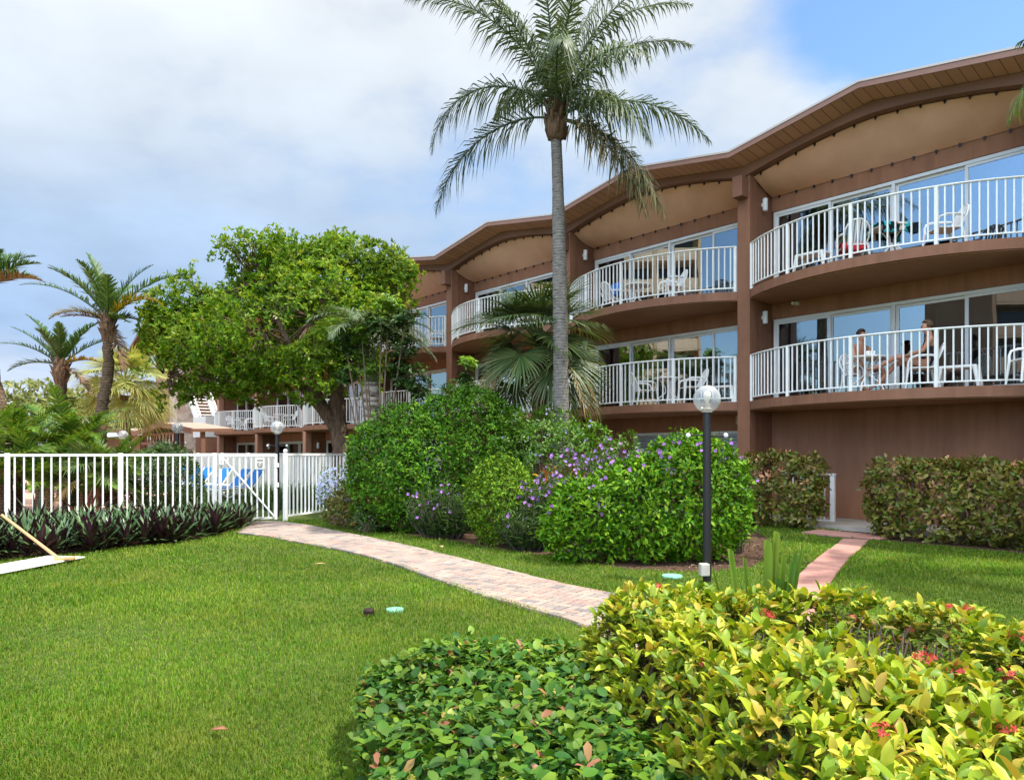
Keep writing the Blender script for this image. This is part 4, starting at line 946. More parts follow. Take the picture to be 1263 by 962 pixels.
# pale sunlit fan palm farther off, and the far trees
Yf = 30.0; b = P(155, 600, Yf); b.z = 0
ff_ = empty('fan_palm', b, 0, 'pale sunlit fan palm behind the curving date palm trunk', 'palm tree'); fc = P(153, 488, Yf)-b
trunk('trunk', [(0,0,0),(.05,0,2),fc], [.2,.18,.17], M_FIBRE, ff_, 10, .1)
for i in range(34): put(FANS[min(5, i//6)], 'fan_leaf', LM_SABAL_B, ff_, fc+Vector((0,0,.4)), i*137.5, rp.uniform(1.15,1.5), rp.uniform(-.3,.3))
def branch_tree(name, loc, label, lobes, limbs, leafm, leaf_l, per, dens, width=.42, group=None, tmpl=T2, cat='tree', young=None, barkm=None, seed=0):
    """lobes: (centre, radii) in the tree's own space; limbs: point lists with radii"""
    global RNG
    keep = RNG; RNG = np.random.default_rng(seed+100)
    t = empty(name, loc, 0, label, cat, group)
    w = MB()
    for pts, rad in limbs:
        m = trunk('tmp', pts, rad, None, None, 10, .06, .15, seed); w.add([tuple(v.co) for v in m.data.vertices], [tuple(p.vertices) for p in m.data.polygons]); me_ = m.data; bpy.data.objects.remove(m); bpy.data.meshes.remove(me_)
    s = Soup(); sy = Soup(); tw_ = MB()
    for li, (c, rad) in enumerate(lobes):
        c = np.array(c); rad = np.array(rad); n = int(dens*(rad[0]*rad[1]+rad[1]*rad[2]+rad[0]*rad[2])*1.4)
        d = rand_dir(n); k = 1+.22*lumps(d*2.2, seed*31+li, 3, 1.7); rr_ = np.where(RNG.random(n) < .62, RNG.uniform(.84,1.05,n), RNG.uniform(.3,.9,n))
        p = c + d*rad*(k*rr_)[:,None]
        hole = lumps(p, seed*17+5, 3, 1.5) > .43                 # gaps between the boughs
        p = p[~hole]; d = d[~hole]
        ax = unit(d*np.array([1,1,.8]) + np.array([0,0,.45]) + RNG.normal(size=p.shape)*.35)
        yk = (RNG.random(len(p)) < (.16 if young else 0)) & (d[:,2] > -.1)
        whorls(s, p[~yk], ax[~yk], per, leaf_l, width, (30,82), tmpl)
        if young and yk.any(): whorls(sy, p[yk], ax[yk], per, leaf_l, width, (25,75), tmpl)
        for i in range(min(len(p), int(10+n*.035))):
            q = p[i]; a = c + (q-c)*.15; mid = (a+q)/2+np.array([0,0,-.08]); tw_.tube([tuple(a), tuple(mid), tuple(q)], [.028,.016,.006], 4)
    w.add(tw_.v, tw_.f); w.build('trunk', barkm or M_TTRUNK, t, smooth=True)
    s.build('crown', leafm, t)
    if young and sy.V: sy.build('young_leaves', young, t)
    RNG = keep; return t
# --- spreading tree behind the pool fence
Yt = 23.5; tb = P(424, 619, Yt); tb.z = 0
def TL(px, py, dy=0.0): return tuple(P(px, py, Yt+dy)-tb)
lob = []
for px, py, r_, dy in ((215,415,46,0),(205,465,40,-.6),(262,372,58,.6),(258,436,52,-1.0),(320,345,60,.4),(325,408,68,-1.4),(310,464,40,-.6),(375,325,52,.9),(385,395,72,-1.0),(372,448,50,-1.3),
                      (430,335,52,.6),(445,395,55,-.2),(430,455,44,-.6),(478,345,40,.4),(500,335,18,0),(365,316,38,.5),(398,312,34,.5),(300,328,44,.5),(462,328,34,.4),(232,385,44,.3),(180,462,20,-.4),(240,478,20,-.5),(290,440,55,1.5),(350,380,70,2.0),(420,400,60,1.8),(195,380,24,.2),(350,300,28,.8),(415,302,24,.9)  ):
    q = r_/900*Yt; lob.append((TL(px,py,dy), (q, q*1.0, q*.88)))
lim = [([(0,0,0), TL(421,560), TL(417,520), TL(414,470), TL(405,420,.3), TL(392,360,.5)], [.34,.29,.27,.22,.15,.07]),
       ([TL(419,535), TL(400,508,-.2), TL(378,482,-.4), TL(345,458,-.6), TL(300,440,-.8), TL(255,425,-.8)], [.24,.20,.17,.14,.09,.04]),
       ([TL(404,512,-.2), TL(388,478,.1), TL(376,455,.4), TL(350,410,.6), TL(330,360,.6)], [.16,.14,.12,.09,.04]),
       ([TL(415,480), TL(432,440,-.3), TL(455,400,-.2), TL(478,355,.2)], [.17,.13,.09,.04]),
       ([TL(360,468,-.5), TL(320,472,-.7), TL(270,470,-.8), TL(215,462,-.6)], [.10,.08,.06,.03])]
branch_tree('shade_tree', tb, 'broad spreading leafy tree with a forked trunk behind the pool fence', lob, lim, LM_TREE, .15, 7, 78, .46, young=LM_YOUNG, seed=1)
# far trees beyond the pool
for i, (px, py, r_, Y, lb) in enumerate(((188,512,26,62,'sunlit far tree between the pool pavilion and the stone tower'),(112,505,34,66,'sunlit far tree behind the date palm trunks'),(40,500,40,64,'hazy far tree behind the palms at the frame edge'))):
    b = P(px, 590, Y); b.z = 0; c = P(px, py, Y)-b; q = r_/900*Y
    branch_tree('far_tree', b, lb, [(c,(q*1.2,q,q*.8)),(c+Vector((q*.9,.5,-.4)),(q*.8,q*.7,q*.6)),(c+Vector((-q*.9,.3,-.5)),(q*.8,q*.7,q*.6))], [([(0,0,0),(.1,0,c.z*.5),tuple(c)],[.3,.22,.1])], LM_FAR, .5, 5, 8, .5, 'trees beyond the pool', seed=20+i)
# --- ringed pale palm and the umbrella trees in front of the hotel
Yr = 19.2; rb = P(458, 633, Yr); rb.z = 0
ring = empty('palm_tree', rb, 0, 'pale ring scarred palm trunk with short fronds between the leafy tree and the hotel', 'palm tree')
trunk('trunk', [(0,0,0), P(458,560,Yr)-rb, P(458,500,Yr)-rb, P(457,472,Yr)-rb], [.26,.23,.215,.20], M_RTRUNK, ring, 18, .015, .08)
ro = MB()
for z in np.arange(.5, 3.3, .135):
    for a0 in np.arange(0, 6.28, 2.1):
        a0_ = a0+z*9; pts = [( math.cos(a0_+t)*.212, math.sin(a0_+t)*.212, z+.02*math.sin(t*3)) for t in np.linspace(0,1.3,6)]; ro.tube(pts, [.004,.014,.02,.018,.012,.004], 5)
ro.build('leaf_scars', M_PTRUNK, ring)
cs = P(457,472,Yr)-rb; sh = MB(); sh.lathe([(.19,0),(.20,.1),(.17,.5),(.12,.9),(.06,1.3)], 14, tuple(cs)); sh.build('crown_shaft', mat('crownshaft_green', (.13,.16,.06), .5, .4, .1, 20, .2, 3), ring, smooth=True)
RF = [frond_mesh('frond', 2.1, e, bd, 40, .55, .036, .15, (60,34), 12, 10, .42, .022, 1.2, 300+i) for i, (e, bd) in enumerate(((72,95),(55,100),(38,95),(20,80)))]
for i, (az, k) in enumerate(((178,1),(4,1),(160,0),(200,2),(330,2),(30,2),(90,0),(270,1),(225,1),(300,0),(120,2),(60,1),(188,3),(350,3),(250,2))):
    put(RF[k], 'frond', LM_QUEEN if i % 3 else LM_ARECA, ring, cs+Vector((0,0,1.05)), az, rp.uniform(.85,1.05))
def umbrella_tree(px, py0, Y, label, clumps, seed, dark=True):
    b = P(px, 600, Y); b.z = 0; t = empty('umbrella_tree', b, 0, label, 'shrub', 'umbrella trees before the hotel'); st_ = MB(); s = Soup(); sy = Soup(); r = random.Random(seed)
    for (cx, cy, rr_, young) in clumps:
        c = P(cx, cy, Y+r.uniform(-.3,.3))-b; st_.tube([(r.uniform(-.15,.15), r.uniform(-.1,.1), 0), tuple(c*.55+Vector((0,0,-.1))), tuple(c)], [.035,.025,.012], 6)
        n = int(26*rr_/20) if young else int(40*rr_/20); d = rand_dir(n); q = rr_/900*Y; p = np.array(c)+d*q*RNG.uniform(.4,1,n)[:,None]*np.array([1,1,.75])
        whorls(sy if young else s, p, d*.6+np.array([0,0,.8]), 8, .17 if young else .15, .40, (58,105), T2, .2)
        for i in range(0, n, 2): st_.tube([tuple(c), tuple(p[i])], [.008,.005], 4)
    st_.build('stems', M_STEM, t)
    if s.V: s.build('foliage', LM_DKBUSH, t)
    if sy.V: sy.build('young_leaves', LM_YOUNG2, t)
LM_YOUNG2 = leaf_mat('umbrella_young', [(.09,.22,.02),(.14,.28,.025),(.20,.32,.035)], .35, .38, .45)
umbrella_tree(465, 0, 18.6, 'leggy umbrella tree with bright leaf clumps around the pale ringed trunk',
    [(480,374,15,1),(446,412,15,1),(453,452,17,1),(500,392,22,0),(470,400,24,0),(496,430,26,0),(440,430,20,0),(505,462,26,0),(492,455,20,0),(520,480,20,0),(425,420,20,0),(425,462,16,0)], 4)
umbrella_tree(577, 0, 20.5, 'thin umbrella tree topped with bright leaves at the third column', [(577,447,11,1),(574,468,13,0),(580,482,13,0),(568,490,12,0)], 5)

# --- clipped bushes and shrubs
def bush(name, label, center, lobes, leafm, L_=.07, per=6, dens=230, width=.45, cat='bush', group=None, tmpl=T2, seed=0, floor=.05, stems=True, extra=None, lump=.10, boxy=2.0, rz_=0.0):
    """lobes: (dx, dy, rx, ry, top, bottom) about the base point; leaves sit in the outer shell of each lobe"""
    global RNG
    keep = RNG; RNG = np.random.default_rng(seed+500)
    t = empty(name, (*center, 0), rz_, label, cat, group); s = Soup(); st_ = MB(); r = random.Random(seed)
    L3 = [(np.array([dx, dy, (tp+bt_)/2]), np.array([rx, ry, (tp-bt_)/2])) for dx, dy, rx, ry, tp, bt_ in lobes]
    for li, (c, rad) in enumerate(L3):
        n = int(dens*(rad[0]*rad[1]+rad[1]*rad[2]+rad[0]*rad[2])*2.1)
        d = rand_dir(n); e = boxy
        sr_ = (np.abs(d)**e).sum(1)**(-1/e); k = 1+1.25*lump*lumps(d*2+c, seed*13+li, 3, 2.4)+.055*lumps(d*2+c, seed*7+li, 3, 8.0)
        dep = np.where(RNG.random(n) < .55, RNG.uniform(.93,1.0,n), RNG.uniform(.60,.95,n))
        p = c + d*rad*(sr_*k*dep)[:,None]
        keepm = p[:,2] > floor
        for lj, (c2, rad2) in enumerate(L3):
            if lj != li: keepm &= ((np.abs((p-c2)/rad2)**e).sum(1) > .72)
        p = p[keepm]; d = d[keepm]; nn = unit(np.sign(d)*np.abs(d)**(e-1)/rad)
        ax = unit(nn + np.array([0,0,.35]) + RNG.normal(size=p.shape)*.38)
        whorls(s, p, ax, per, L_, width, (28,80), tmpl, .2, L_*.4)
        for i in range(18):
            if i >= len(p): break
            q = p[r.randrange(len(p))]; b0 = np.array([c[0]+r.uniform(-.15,.15)*rad[0], c[1]+r.uniform(-.15,.15)*rad[1], 0]); md = b0*.5+q*.5+np.array([0,0,.05]); st_.tube([tuple(b0), tuple(md), tuple(q)], [.022,.014,.005], 5)
    if stems: st_.build('stems', M_STEM, t)
    s.build('foliage', leafm, t)
    if extra: extra(t, L3)
    RNG = keep; return t
def flowers(t, pts, matl, size, petals=5, name='blossoms', norm=None):
    s = Soup(); pts = np.asarray(pts, float); n = len(pts)
    if n == 0: return
    nn = unit((np.array([[-.2,-1,.5]]) if norm is None else norm) + RNG.normal(size=(n,3))*.35)
    a = unit(np.cross(nn, rand_dir(n))); b = np.cross(nn, a)
    for k in range(petals):
        th = 2*math.pi*k/petals; d = a*math.cos(th)+b*math.sin(th)+nn*.35
        s.leaves(pts, d, nn, size*.55*RNG.uniform(.85,1.15,n), size*.45, T4)
    s.build(name, matl, t)
def shell_spots(L3, n, lo=-.2, front=True):
    out = []; 
    while len(out) < n:
        c, rad = L3[RNG.integers(len(L3))]; d = rand_dir(1)[0]
        if d[2] < lo or (front and d[1] > .35): continue
        out.append(c+d*rad*1.03)
    return np.array(out)
def C(px, Y): return ((px-631.5)/F_PX*Y, Y)
c0 = C(525, 15.2)
bush('round_bush', 'largest round clipped green bush beside the path and pool fence', c0, [(-.28,0,1.36,1.3,2.62,-.25),(.80,.35,1.40,1.3,3.0,-.2)], LM_ROUND, .084, 6, 330, .44, seed=1, lump=.045)
bush('round_bush', 'small ball shaped bush in front of the largest round bush', C(619, 12.75), [(0,0,.67,.67,1.52,-.08)], LM_BALL, .060, 6, 520, .48, seed=2, lump=.05)
def lil(t, L3): flowers(t, shell_spots(L3, 42), LM_PURPLE2, .055)
LM_PURPLE2 = leaf_mat('lilac_petal', [(.24,.20,.55),(.34,.28,.66),(.30,.18,.58)], .3, .5, .2)
bush('flowering_shrub', 'loose tall shrub with scattered lilac flowers at the base of the tall palm', C(690, 14.55), [(-.35,.2,.95,.85,2.55,-.1),(.40,.1,.75,.7,2.25,-.1),(.05,-.3,.8,.5,2.0,-.1)], LM_LILAC, .088, 6, 190, .42, 'shrub', seed=3, lump=.22, extra=lil)
bush('flowering_shrub', 'small loose shrub reaching over the wall base right of the tall palm', C(768, 15.9), [(0,0,.55,.5,1.95,-.1),(.45,.2,.4,.4,1.55,0)], LM_LILAC, .085, 6, 130, .42, 'shrub', seed=33, lump=.3)
def pur(t, L3): flowers(t, shell_spots(L3, 46, .25), LM_PURPLE, .065)
bush('hedge_bush', 'bushy bright green hedge with pointed leaves right behind the lamp post', C(800, 10.95), [(.62,.0,.83,.78,1.86,-.1),(-.2,-.05,.78,.72,1.52,-.1),(-.95,-.15,.62,.58,1.22,-.1)], LM_CLUMP, .094, 6, 320, .46, seed=4, lump=.12, extra=pur)
# copper hedges at the wall
def copper(name, label, u0, u1, v, d, h, seed):
    c = LB((u0+u1)/2, v); L_ = (u1-u0)/2
    n = max(1, int(round((2*L_-1.1)/.85))); lobes = []
    for i in range(n+1): 
        x = -L_+.72+(2*L_-1.44)*i/max(n,1); lobes.append((x, 0, .70, d, h*(1+.03*math.sin(i*2.3)), .0))
    def tops(t, L3):
        s = Soup(); p = shell_spots(L3, 26, -.3); whorls(s, p, unit(RNG.normal(size=p.shape)*.4+np.array([0,-.5,.7])), 6, .12, .5, (35,80), T4); s.build('young_leaves', LM_SALMON, t)
    bush('copper_hedge', label, (c.x, c.y), lobes, LM_COPPER, .105, 6, 270, .54, 'hedge', 'clipped copper leaf hedges', T2, seed, .06, True, tops, .06, 4.0, BROT)
LM_SALMON = leaf_mat('salmon_leaf', [(.55,.24,.13),(.62,.34,.20),(.46,.27,.10)], .3, .4, .4)
copper('h', 'short reddish green clipped hedge left of the white handrail by the wall', U_at(903,-1.08), U_at(1014,-1.08), -1.08, .40, 1.50, 6)
copper('h', 'long reddish green clipped hedge right of the white handrail by the wall', U_at(1074,-1.30), 10.0, -1.30, .46, 1.42, 7)
# dark bush behind the fence, plumbago and coppery shrub at the gate
bush('dark_bush', 'dark green bush right behind the pool fence left of the gate', C(206, 20.2), [(-.2,0,1.0,.8,1.65,-.1),(.45,.1,.55,.5,1.40,-.1),(.0,.2,.55,.5,1.92,.3)], LM_DKBUSH, .075, 6, 330, .45, seed=8, lump=.15)
def plf(t, L3):
    p = shell_spots(L3, 520, -.5, False); flowers(t, p, LM_BLUE, .055, 5)
bush('plumbago_shrub', 'shrub covered in pale blue flowers at the end of the white fence', C(414, 17.2), [(0,0,.42,.4,1.22,.25),(-.12,.1,.34,.3,.95,.2)], LM_LILAC, .06, 5, 170, .42, 'shrub', seed=9, lump=.2, extra=plf)
bush('copper_shrub', 'dark coppery shrub at the foot of the largest round bush', C(446, 15.6), [(-.1,-.25,.52,.45,.98,-.05),(.35,-.55,.42,.35,.62,-.05)], LM_COPPER, .10, 6, 190, .5, 'shrub', seed=10, lump=.25)
bush('green_shrub', 'low dark green shrub spilling onto the grass below the coppery shrub', C(452, 14.55), [(0,0,.38,.25,.48,-.05)], LM_DKBUSH, .06, 6, 250, .42, 'shrub', seed=11, lump=.25)
# wild petunias: thin stalks, narrow leaves, purple flowers
def petunia(px, Y, rx, ry, h0, h1, ns, nf, label, seed):
    global RNG
    keep = RNG; RNG = np.random.default_rng(seed+900); r = random.Random(seed); x0, y0 = C(px, Y); t = empty('wild_petunia', (x0, y0, 0), 0, label, 'flowering plant', 'purple flowered stalky plants'); st_ = MB(); s = Soup(); fl = []
    for i in range(ns):
        a = r.uniform(0,6.28); q = math.sqrt(r.random()); bx_, by_ = math.cos(a)*q*rx, math.sin(a)*q*ry; h = r.uniform(h0,h1)*(1-.25*q); tx, ty = bx_*1.2+r.uniform(-.1,.1), by_*1.2+r.uniform(-.1,.1)
        st_.tube([(bx_*.6, by_*.6, 0), (bx_, by_, h*.6), (tx, ty, h)], [.008,.006,.003], 4)
        n = 20; tt = np.linspace(.12,1,n); p = np.stack([bx_*.6+(tx-bx_*.6)*tt, by_*.6+(ty-by_*.6)*tt, h*tt],1); d = rand_dir(n); d[:,2] = np.abs(d[:,2])*.6+.1; no = rand_dir(n)*.4; no[:,2] += 1
        s.leaves(p, d, no, RNG.uniform(.09,.17,n), .022, T2)
        if i < nf: fl.append((tx, ty, h+.02)); 
    st_.build('stems', M_RUELSTEM, t); s.build('foliage', LM_RUEL, t); flowers(t, fl, LM_PURPLE, .070); RNG = keep
M_RUELSTEM = mat('petunia_stem', (.09,.07,.06), .7, .3)
petunia(545, 13.6, .60, .35, .45, 1.15, 150, 34, 'purple flowered stalks between the largest round bush and the ball bush', 1)
petunia(690, 12.3, .62, .40, .85, 1.38, 190, 110, 'purple flowered stalks massed left of the lamp post hedge', 2)
petunia(748, 13.0, .95, .4, 1.35, 1.98, 180, 110, 'tallest purple flowered stalks rising behind the lamp post hedge', 3)
petunia(654, 11.9, .45, .25, .35, .85, 130, 12, 'short purple flowered stalks at the foot of the ball bush', 4)
petunia(905, 11.6, .25, .2, 1.35, 1.80, 26, 18, 'few purple flowered stalks between the lamp post hedge and the first column', 5)
# croton / bromeliad with orange leaves
x0, y0 = C(693, 13.4); t = empty('croton_plant', (x0, y0, 0), 0, 'orange and dark leaved croton among the purple flowers', 'plant')
s = Soup(); n = 60; p = np.zeros((n,3)); p[:,2] = RNG.uniform(.9,1.2,n); p[:,0] = RNG.choice([-.26,.28,.22],n)+RNG.normal(size=n)*.05; d = rand_dir(n); d[:,2] = np.abs(d[:,2])+.25; no = rand_dir(n)*.3; no[:,2] += 1
s.leaves(p, d, no, RNG.uniform(.16,.28,n), .07, T8); s.build('foliage', LM_ORANGE, t)
s = Soup(); n = 14; p = np.zeros((n,3)); p[:,2] = 1.15; a = np.arange(n)*2.4; d = np.stack([np.cos(a), np.sin(a), np.full(n,.75)],1); no = np.stack([-np.cos(a)*.7, -np.sin(a)*.7, np.ones(n)],1)
s.leaves(p, d, no, RNG.uniform(.34,.5,n), .05, T8); s.build('rosette', leaf_mat('bronze_leaf', [(.10,.04,.03),(.16,.09,.05),(.10,.10,.04)], .15, .4, .4), t)
st_ = MB(); 
for q in (-.26,.0,.25): st_.tube([(q*.5,0,0),(q,0,.6),(q,0,1.2)], [.02,.015,.01], 5)
st_.build('stems', M_STEM, t)
# lily clumps inside the pool fence
def blades(name, label, px, Y, n, h, w, spread, matl, cat, group, seed, lean=.5):
    x0, y0 = C(px, Y); t = empty(name, (x0, y0, 0), 0, label, cat, group); r = np.random.default_rng(seed); s = Soup()
    a = r.uniform(0,6.28,n); q = np.sqrt(r.random(n))*spread; b = np.stack([np.cos(a)*q, np.sin(a)*q, np.zeros(n)],1); a2 = r.uniform(0,6.28,n); le = r.uniform(.05,lean,n); H = h*r.uniform(.6,1.1,n)
    D = np.stack([np.cos(a2)*le, np.sin(a2)*le, np.ones(n)],1); D = unit(D); N_ = np.stack([np.cos(a2), np.sin(a2), np.zeros(n)],1); W = unit(np.cross(D, N_))*w/2
    m1 = b+D*(H*.55)[:,None]; tp = b+D*H[:,None]+N_*(H*le*.5)[:,None]; tp[:,2] -= H*le*.25
    V = np.stack([b-W*.7, b+W*.7, m1+W, m1-W, tp],1).reshape(-1,3); o = (np.arange(n)*5)[:,None]; s.raw(V, np.array([[0,1,2,3]])+o, np.array([[3,2,4]])+o); s.build('foliage', matl, t); return t
for i, (px, Y) in enumerate(((318,21.0),(334,20.4),(352,21.2),(368,20.6),(386,21.3),(402,20.8))):
    blades('lily_clump', 'strappy dark green lily clump in the row behind the pool gate', px, Y, 120, .85, .035, .38, LM_LILY, 'plant', 'lily row behind the pool gate', i)
for i, (px, Y, mm) in enumerate(((256,37.5,LM_YOUNG2),(246,36.8,LM_FAR),(266,38,LM_YOUNG2))):
    blades('grassy_plant', ('bright arching plant beside the boulder at the pavilion','yellowish plant hugging the boulder at the pavilion','bright arching plant against the hotel by the stair')[i], px, Y, 90, 1.1, .09, .4, mm, 'plant', 'bright plants by the pavilion', 40+i, .9)

# --- oyster plants in the bed before the fence
def oyster_mat():
    m = leaf_mat('oyster_leaf', [(.020,.060,.018),(.035,.085,.024),(.055,.115,.032),(.075,.13,.04)], 0, .38, .45, 2, .2); nt = m.node_tree; N = nt.nodes; L = nt.links; b = N['Principled BSDF']
    g = N.new('ShaderNodeNewGeometry'); src = b.inputs['Base Color'].links[0].from_socket; mx = N.new('ShaderNodeMix'); mx.data_type = 'RGBA'
    L.new(g.outputs['Backfacing'], mx.inputs[0]); L.new(src, mx.inputs[6]); mx.inputs[7].default_value = (.055,.012,.024,1); L.new(mx.outputs[2], b.inputs['Base Color']); return m
LM_OYSTER = oyster_mat()
TL8 = (np.array([(0,0,0),(.35,0,.03),(.72,0,.0),(1,0,-.10),(.3,.5,.055),(.68,.42,.03),(.3,-.5,.055),(.68,-.42,.03)], float), [(1,2,5,4),(1,6,7,2)], [(0,1,4),(2,3,5),(0,6,1),(2,7,3)])
def oyster_mesh(seed):
    r = np.random.default_rng(seed); s = Soup()
    for k in range(3):
        n = 17; c = np.array([r.uniform(-.13,.13), r.uniform(-.13,.13), .02]); a = np.arange(n)*2.4+r.uniform(0,6); el = np.radians(np.linspace(82, 22, n)+r.normal(size=n)*7)
        d = np.stack([np.cos(a)*np.cos(el), np.sin(a)*np.cos(el), np.sin(el)],1); no = np.stack([-np.cos(a)*np.sin(el), -np.sin(a)*np.sin(el), np.cos(el)],1)
        s.leaves(c+np.stack([np.zeros(n),np.zeros(n),np.linspace(.12,.0,n)],1), d, no, r.uniform(.32,.48,n), .058, TL8)
    return s.mesh('foliage')
OY = [oyster_mesh(i) for i in range(5)]
for me in OY: me.materials.append(LM_OYSTER)
def bed1_spots():
    out = []; r = random.Random(12); tries = 0; bp = np.array(BED1)
    while len(out) < 170 and tries < 9000:
        tries += 1; x = r.uniform(-11.5, -4.4); y = r.uniform(9.2, 16.6)
        if abs(x) > .77*y: continue
        if not inpoly(np.array([x]), np.array([y]), BED1)[0]: continue
        ff__ = (x-FE.x)*(-.6554)+(y-FE.y)*.7553
        if ff__ > -.28: continue
        if any((x-a)**2+(y-b)**2 < .33**2 for a, b in out): continue
        out.append((x, y))
    return out
ro_ = random.Random(5); OYS = bed1_spots()
for i, (x, y) in enumerate(OYS):
    o = bpy.data.objects.new('oyster_plant', OY[i % 5]); COL.objects.link(o); o.location = (x, y, 0); o.rotation_euler = (0,0,ro_.uniform(0,6.28)); o.scale = (ro_.uniform(.9,1.2),)*3
    tag(o, 'oyster plant rosette with dark green purple backed leaves in the bed before the white fence', 'plant', 'oyster plants in the bed')
blades('cordyline', 'taller red leaved cordyline standing up from the oyster plant bed', 104, 14.2, 26, .95, .07, .06, leaf_mat('red_strap', [(.16,.035,.03),(.22,.06,.03),(.10,.05,.025)], .2, .4, .4), 'plant', None, 60, 1.2)
blades('cordyline', 'taller dark green cordyline in the oyster plant bed near the end fence post', 46, 13.6, 22, .95, .07, .06, leaf_mat('dark_strap', [(.02,.055,.02),(.05,.03,.03),(.04,.09,.03)], .1, .4, .4), 'plant', None, 61, 1.2)

# --- foreground shrubs
IXP = [(.40,4.40),(.62,4.72),(.98,4.78),(1.55,4.50),(2.15,4.2),(2.65,3.75),(2.95,2.9),(2.8,1.5),(1.2,1.15),(.72,1.7),(.66,2.6),(.50,3.4)]
LWP = [(-.84,4.15),(-.66,4.40),(-.35,4.62),(.10,4.78),(.50,4.72),(.72,4.3),(.62,3.6),(.85,2.9),(.95,2.1),(.5,1.7),(-.1,1.75),(-.44,2.5),(-.64,3.2),(-.76,3.7)]
def edge_dist(x, y, poly):
    p = np.asarray(poly); d = np.full(len(x), 1e9)
    for i in range(len(p)):
        a = p[i]; b = p[(i+1)%len(p)]; ab = b-a; t = np.clip(((x-a[0])*ab[0]+(y-a[1])*ab[1])/(ab@ab),0,1); d = np.minimum(d, np.hypot(x-a[0]-t*ab[0], y-a[1]-t*ab[1]))
    return d
def field_tips(poly, n, H, amp, edge, seed):
    p = np.asarray(poly); x = RNG.uniform(p[:,0].min(), p[:,0].max(), n); y = RNG.uniform(p[:,1].min(), p[:,1].max(), n); k = inpoly(x, y, poly); x, y = x[k], y[k]
    d = edge_dist(x, y, poly); hh = H*(1-.50*np.clip(1-d/edge,0,1)**2) + amp*lumps(np.stack([x,y,np.zeros_like(x)],1), seed, 3, 5.0)
    return x, y, hh, d
def ixora():
    t = empty('ixora_hedge', (1.8, 3.0, 0), 0, 'yellow green ixora hedge with coral red flowers in the foreground', 'hedge'); O = np.array([1.8,3.0,0])
    s = Soup(); s2 = Soup(); tw_ = MB()
    x, y, h, d = field_tips(IXP, 4600, .765, .075, .30, 3)
    z = h*np.where(RNG.random(len(x)) < .75, RNG.uniform(.93,1.03,len(x)), RNG.uniform(.7,.95,len(x)))
    p = np.stack([x,y,z],1)-O; ax = RNG.normal(size=p.shape)*.28; ax[:,2] += 1
    op = lumps(np.stack([x,y,z*0],1), 8, 3, 3.5) > .42        # open twiggy patches
    p1 = p[~op]; whorls(s, p1, ax[~op], 7, .066, .42, (25,76), TF, .1, .010, .5)
    low = p1.copy(); low[:,2] -= RNG.uniform(.06,.16,len(low)); low[:,:2] += RNG.normal(size=(len(low),2))*.05; k = RNG.random(len(low)) < .45
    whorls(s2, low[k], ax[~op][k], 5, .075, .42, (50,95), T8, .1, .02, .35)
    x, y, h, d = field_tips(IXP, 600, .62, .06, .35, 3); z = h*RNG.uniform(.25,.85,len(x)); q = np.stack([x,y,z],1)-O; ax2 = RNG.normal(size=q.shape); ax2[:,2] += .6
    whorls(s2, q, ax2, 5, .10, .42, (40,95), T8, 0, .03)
    r = random.Random(2)
    for i in range(0, len(p), 4):
        a = p[i]*np.array([1,1,.86]); b0 = np.array([a[0]+r.uniform(-.18,.18), a[1]+r.uniform(-.18,.18), 0]); md = (a+b0)/2+np.array([r.uniform(-.05,.05), r.uniform(-.05,.05), .08]); tw_.tube([tuple(b0), tuple(md), tuple(a)], [.009,.006,.0035], 5)
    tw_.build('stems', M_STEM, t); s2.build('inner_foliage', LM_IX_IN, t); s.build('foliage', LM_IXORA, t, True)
    # coral flower heads
    for px, py, Y, sz in ((1118,790,3.3,.06),(1100,806,3.2,.04),(1132,814,3.15,.065),(1172,838,2.9,.055),(1248,850,2.75,.06),(1246,786,3.15,.06),(1050,771,3.45,.035),(953,765,3.6,.05),(1075,908,2.35,.05),(1180,752,3.6,.035),(1160,755,3.6,.02),(867,814,3.3,.03),(1242,906,2.35,.04),(965,806,3.3,.025),(838,712,4.5,.05),(802,722,4.5,.04)):
        w_ = p1+O; qx = 631.5+F_PX*w_[:,0]/w_[:,1]; qy = HZ+F_PX*(CAM_H-w_[:,2])/w_[:,1]; dd_ = np.hypot(qx-px, qy-py); near = np.where(dd_ < 14)[0]
        if len(near) == 0: continue
        c = p1[near[np.argmin(w_[near,1])]]+np.array([0,-.015,.035])
        hs = Soup(); sz *= .85; n = int(22*sz/.05); dd = rand_dir(n); dd[:,2] = np.abs(dd[:,2])*.7+.15; pp = c + unit(dd)*sz*RNG.uniform(.5,1,n)[:,None]
        nn = unit(dd+RNG.normal(size=dd.shape)*.2); a = unit(np.cross(nn, rand_dir(n))); b = np.cross(nn, a)
        for k in range(4):
            th = k*math.pi/2; hs.leaves(pp, a*math.cos(th)+b*math.sin(th)+nn*.2, nn, .015, .007, T4)
        hs.build('blossoms', LM_RED, t)
ixora()
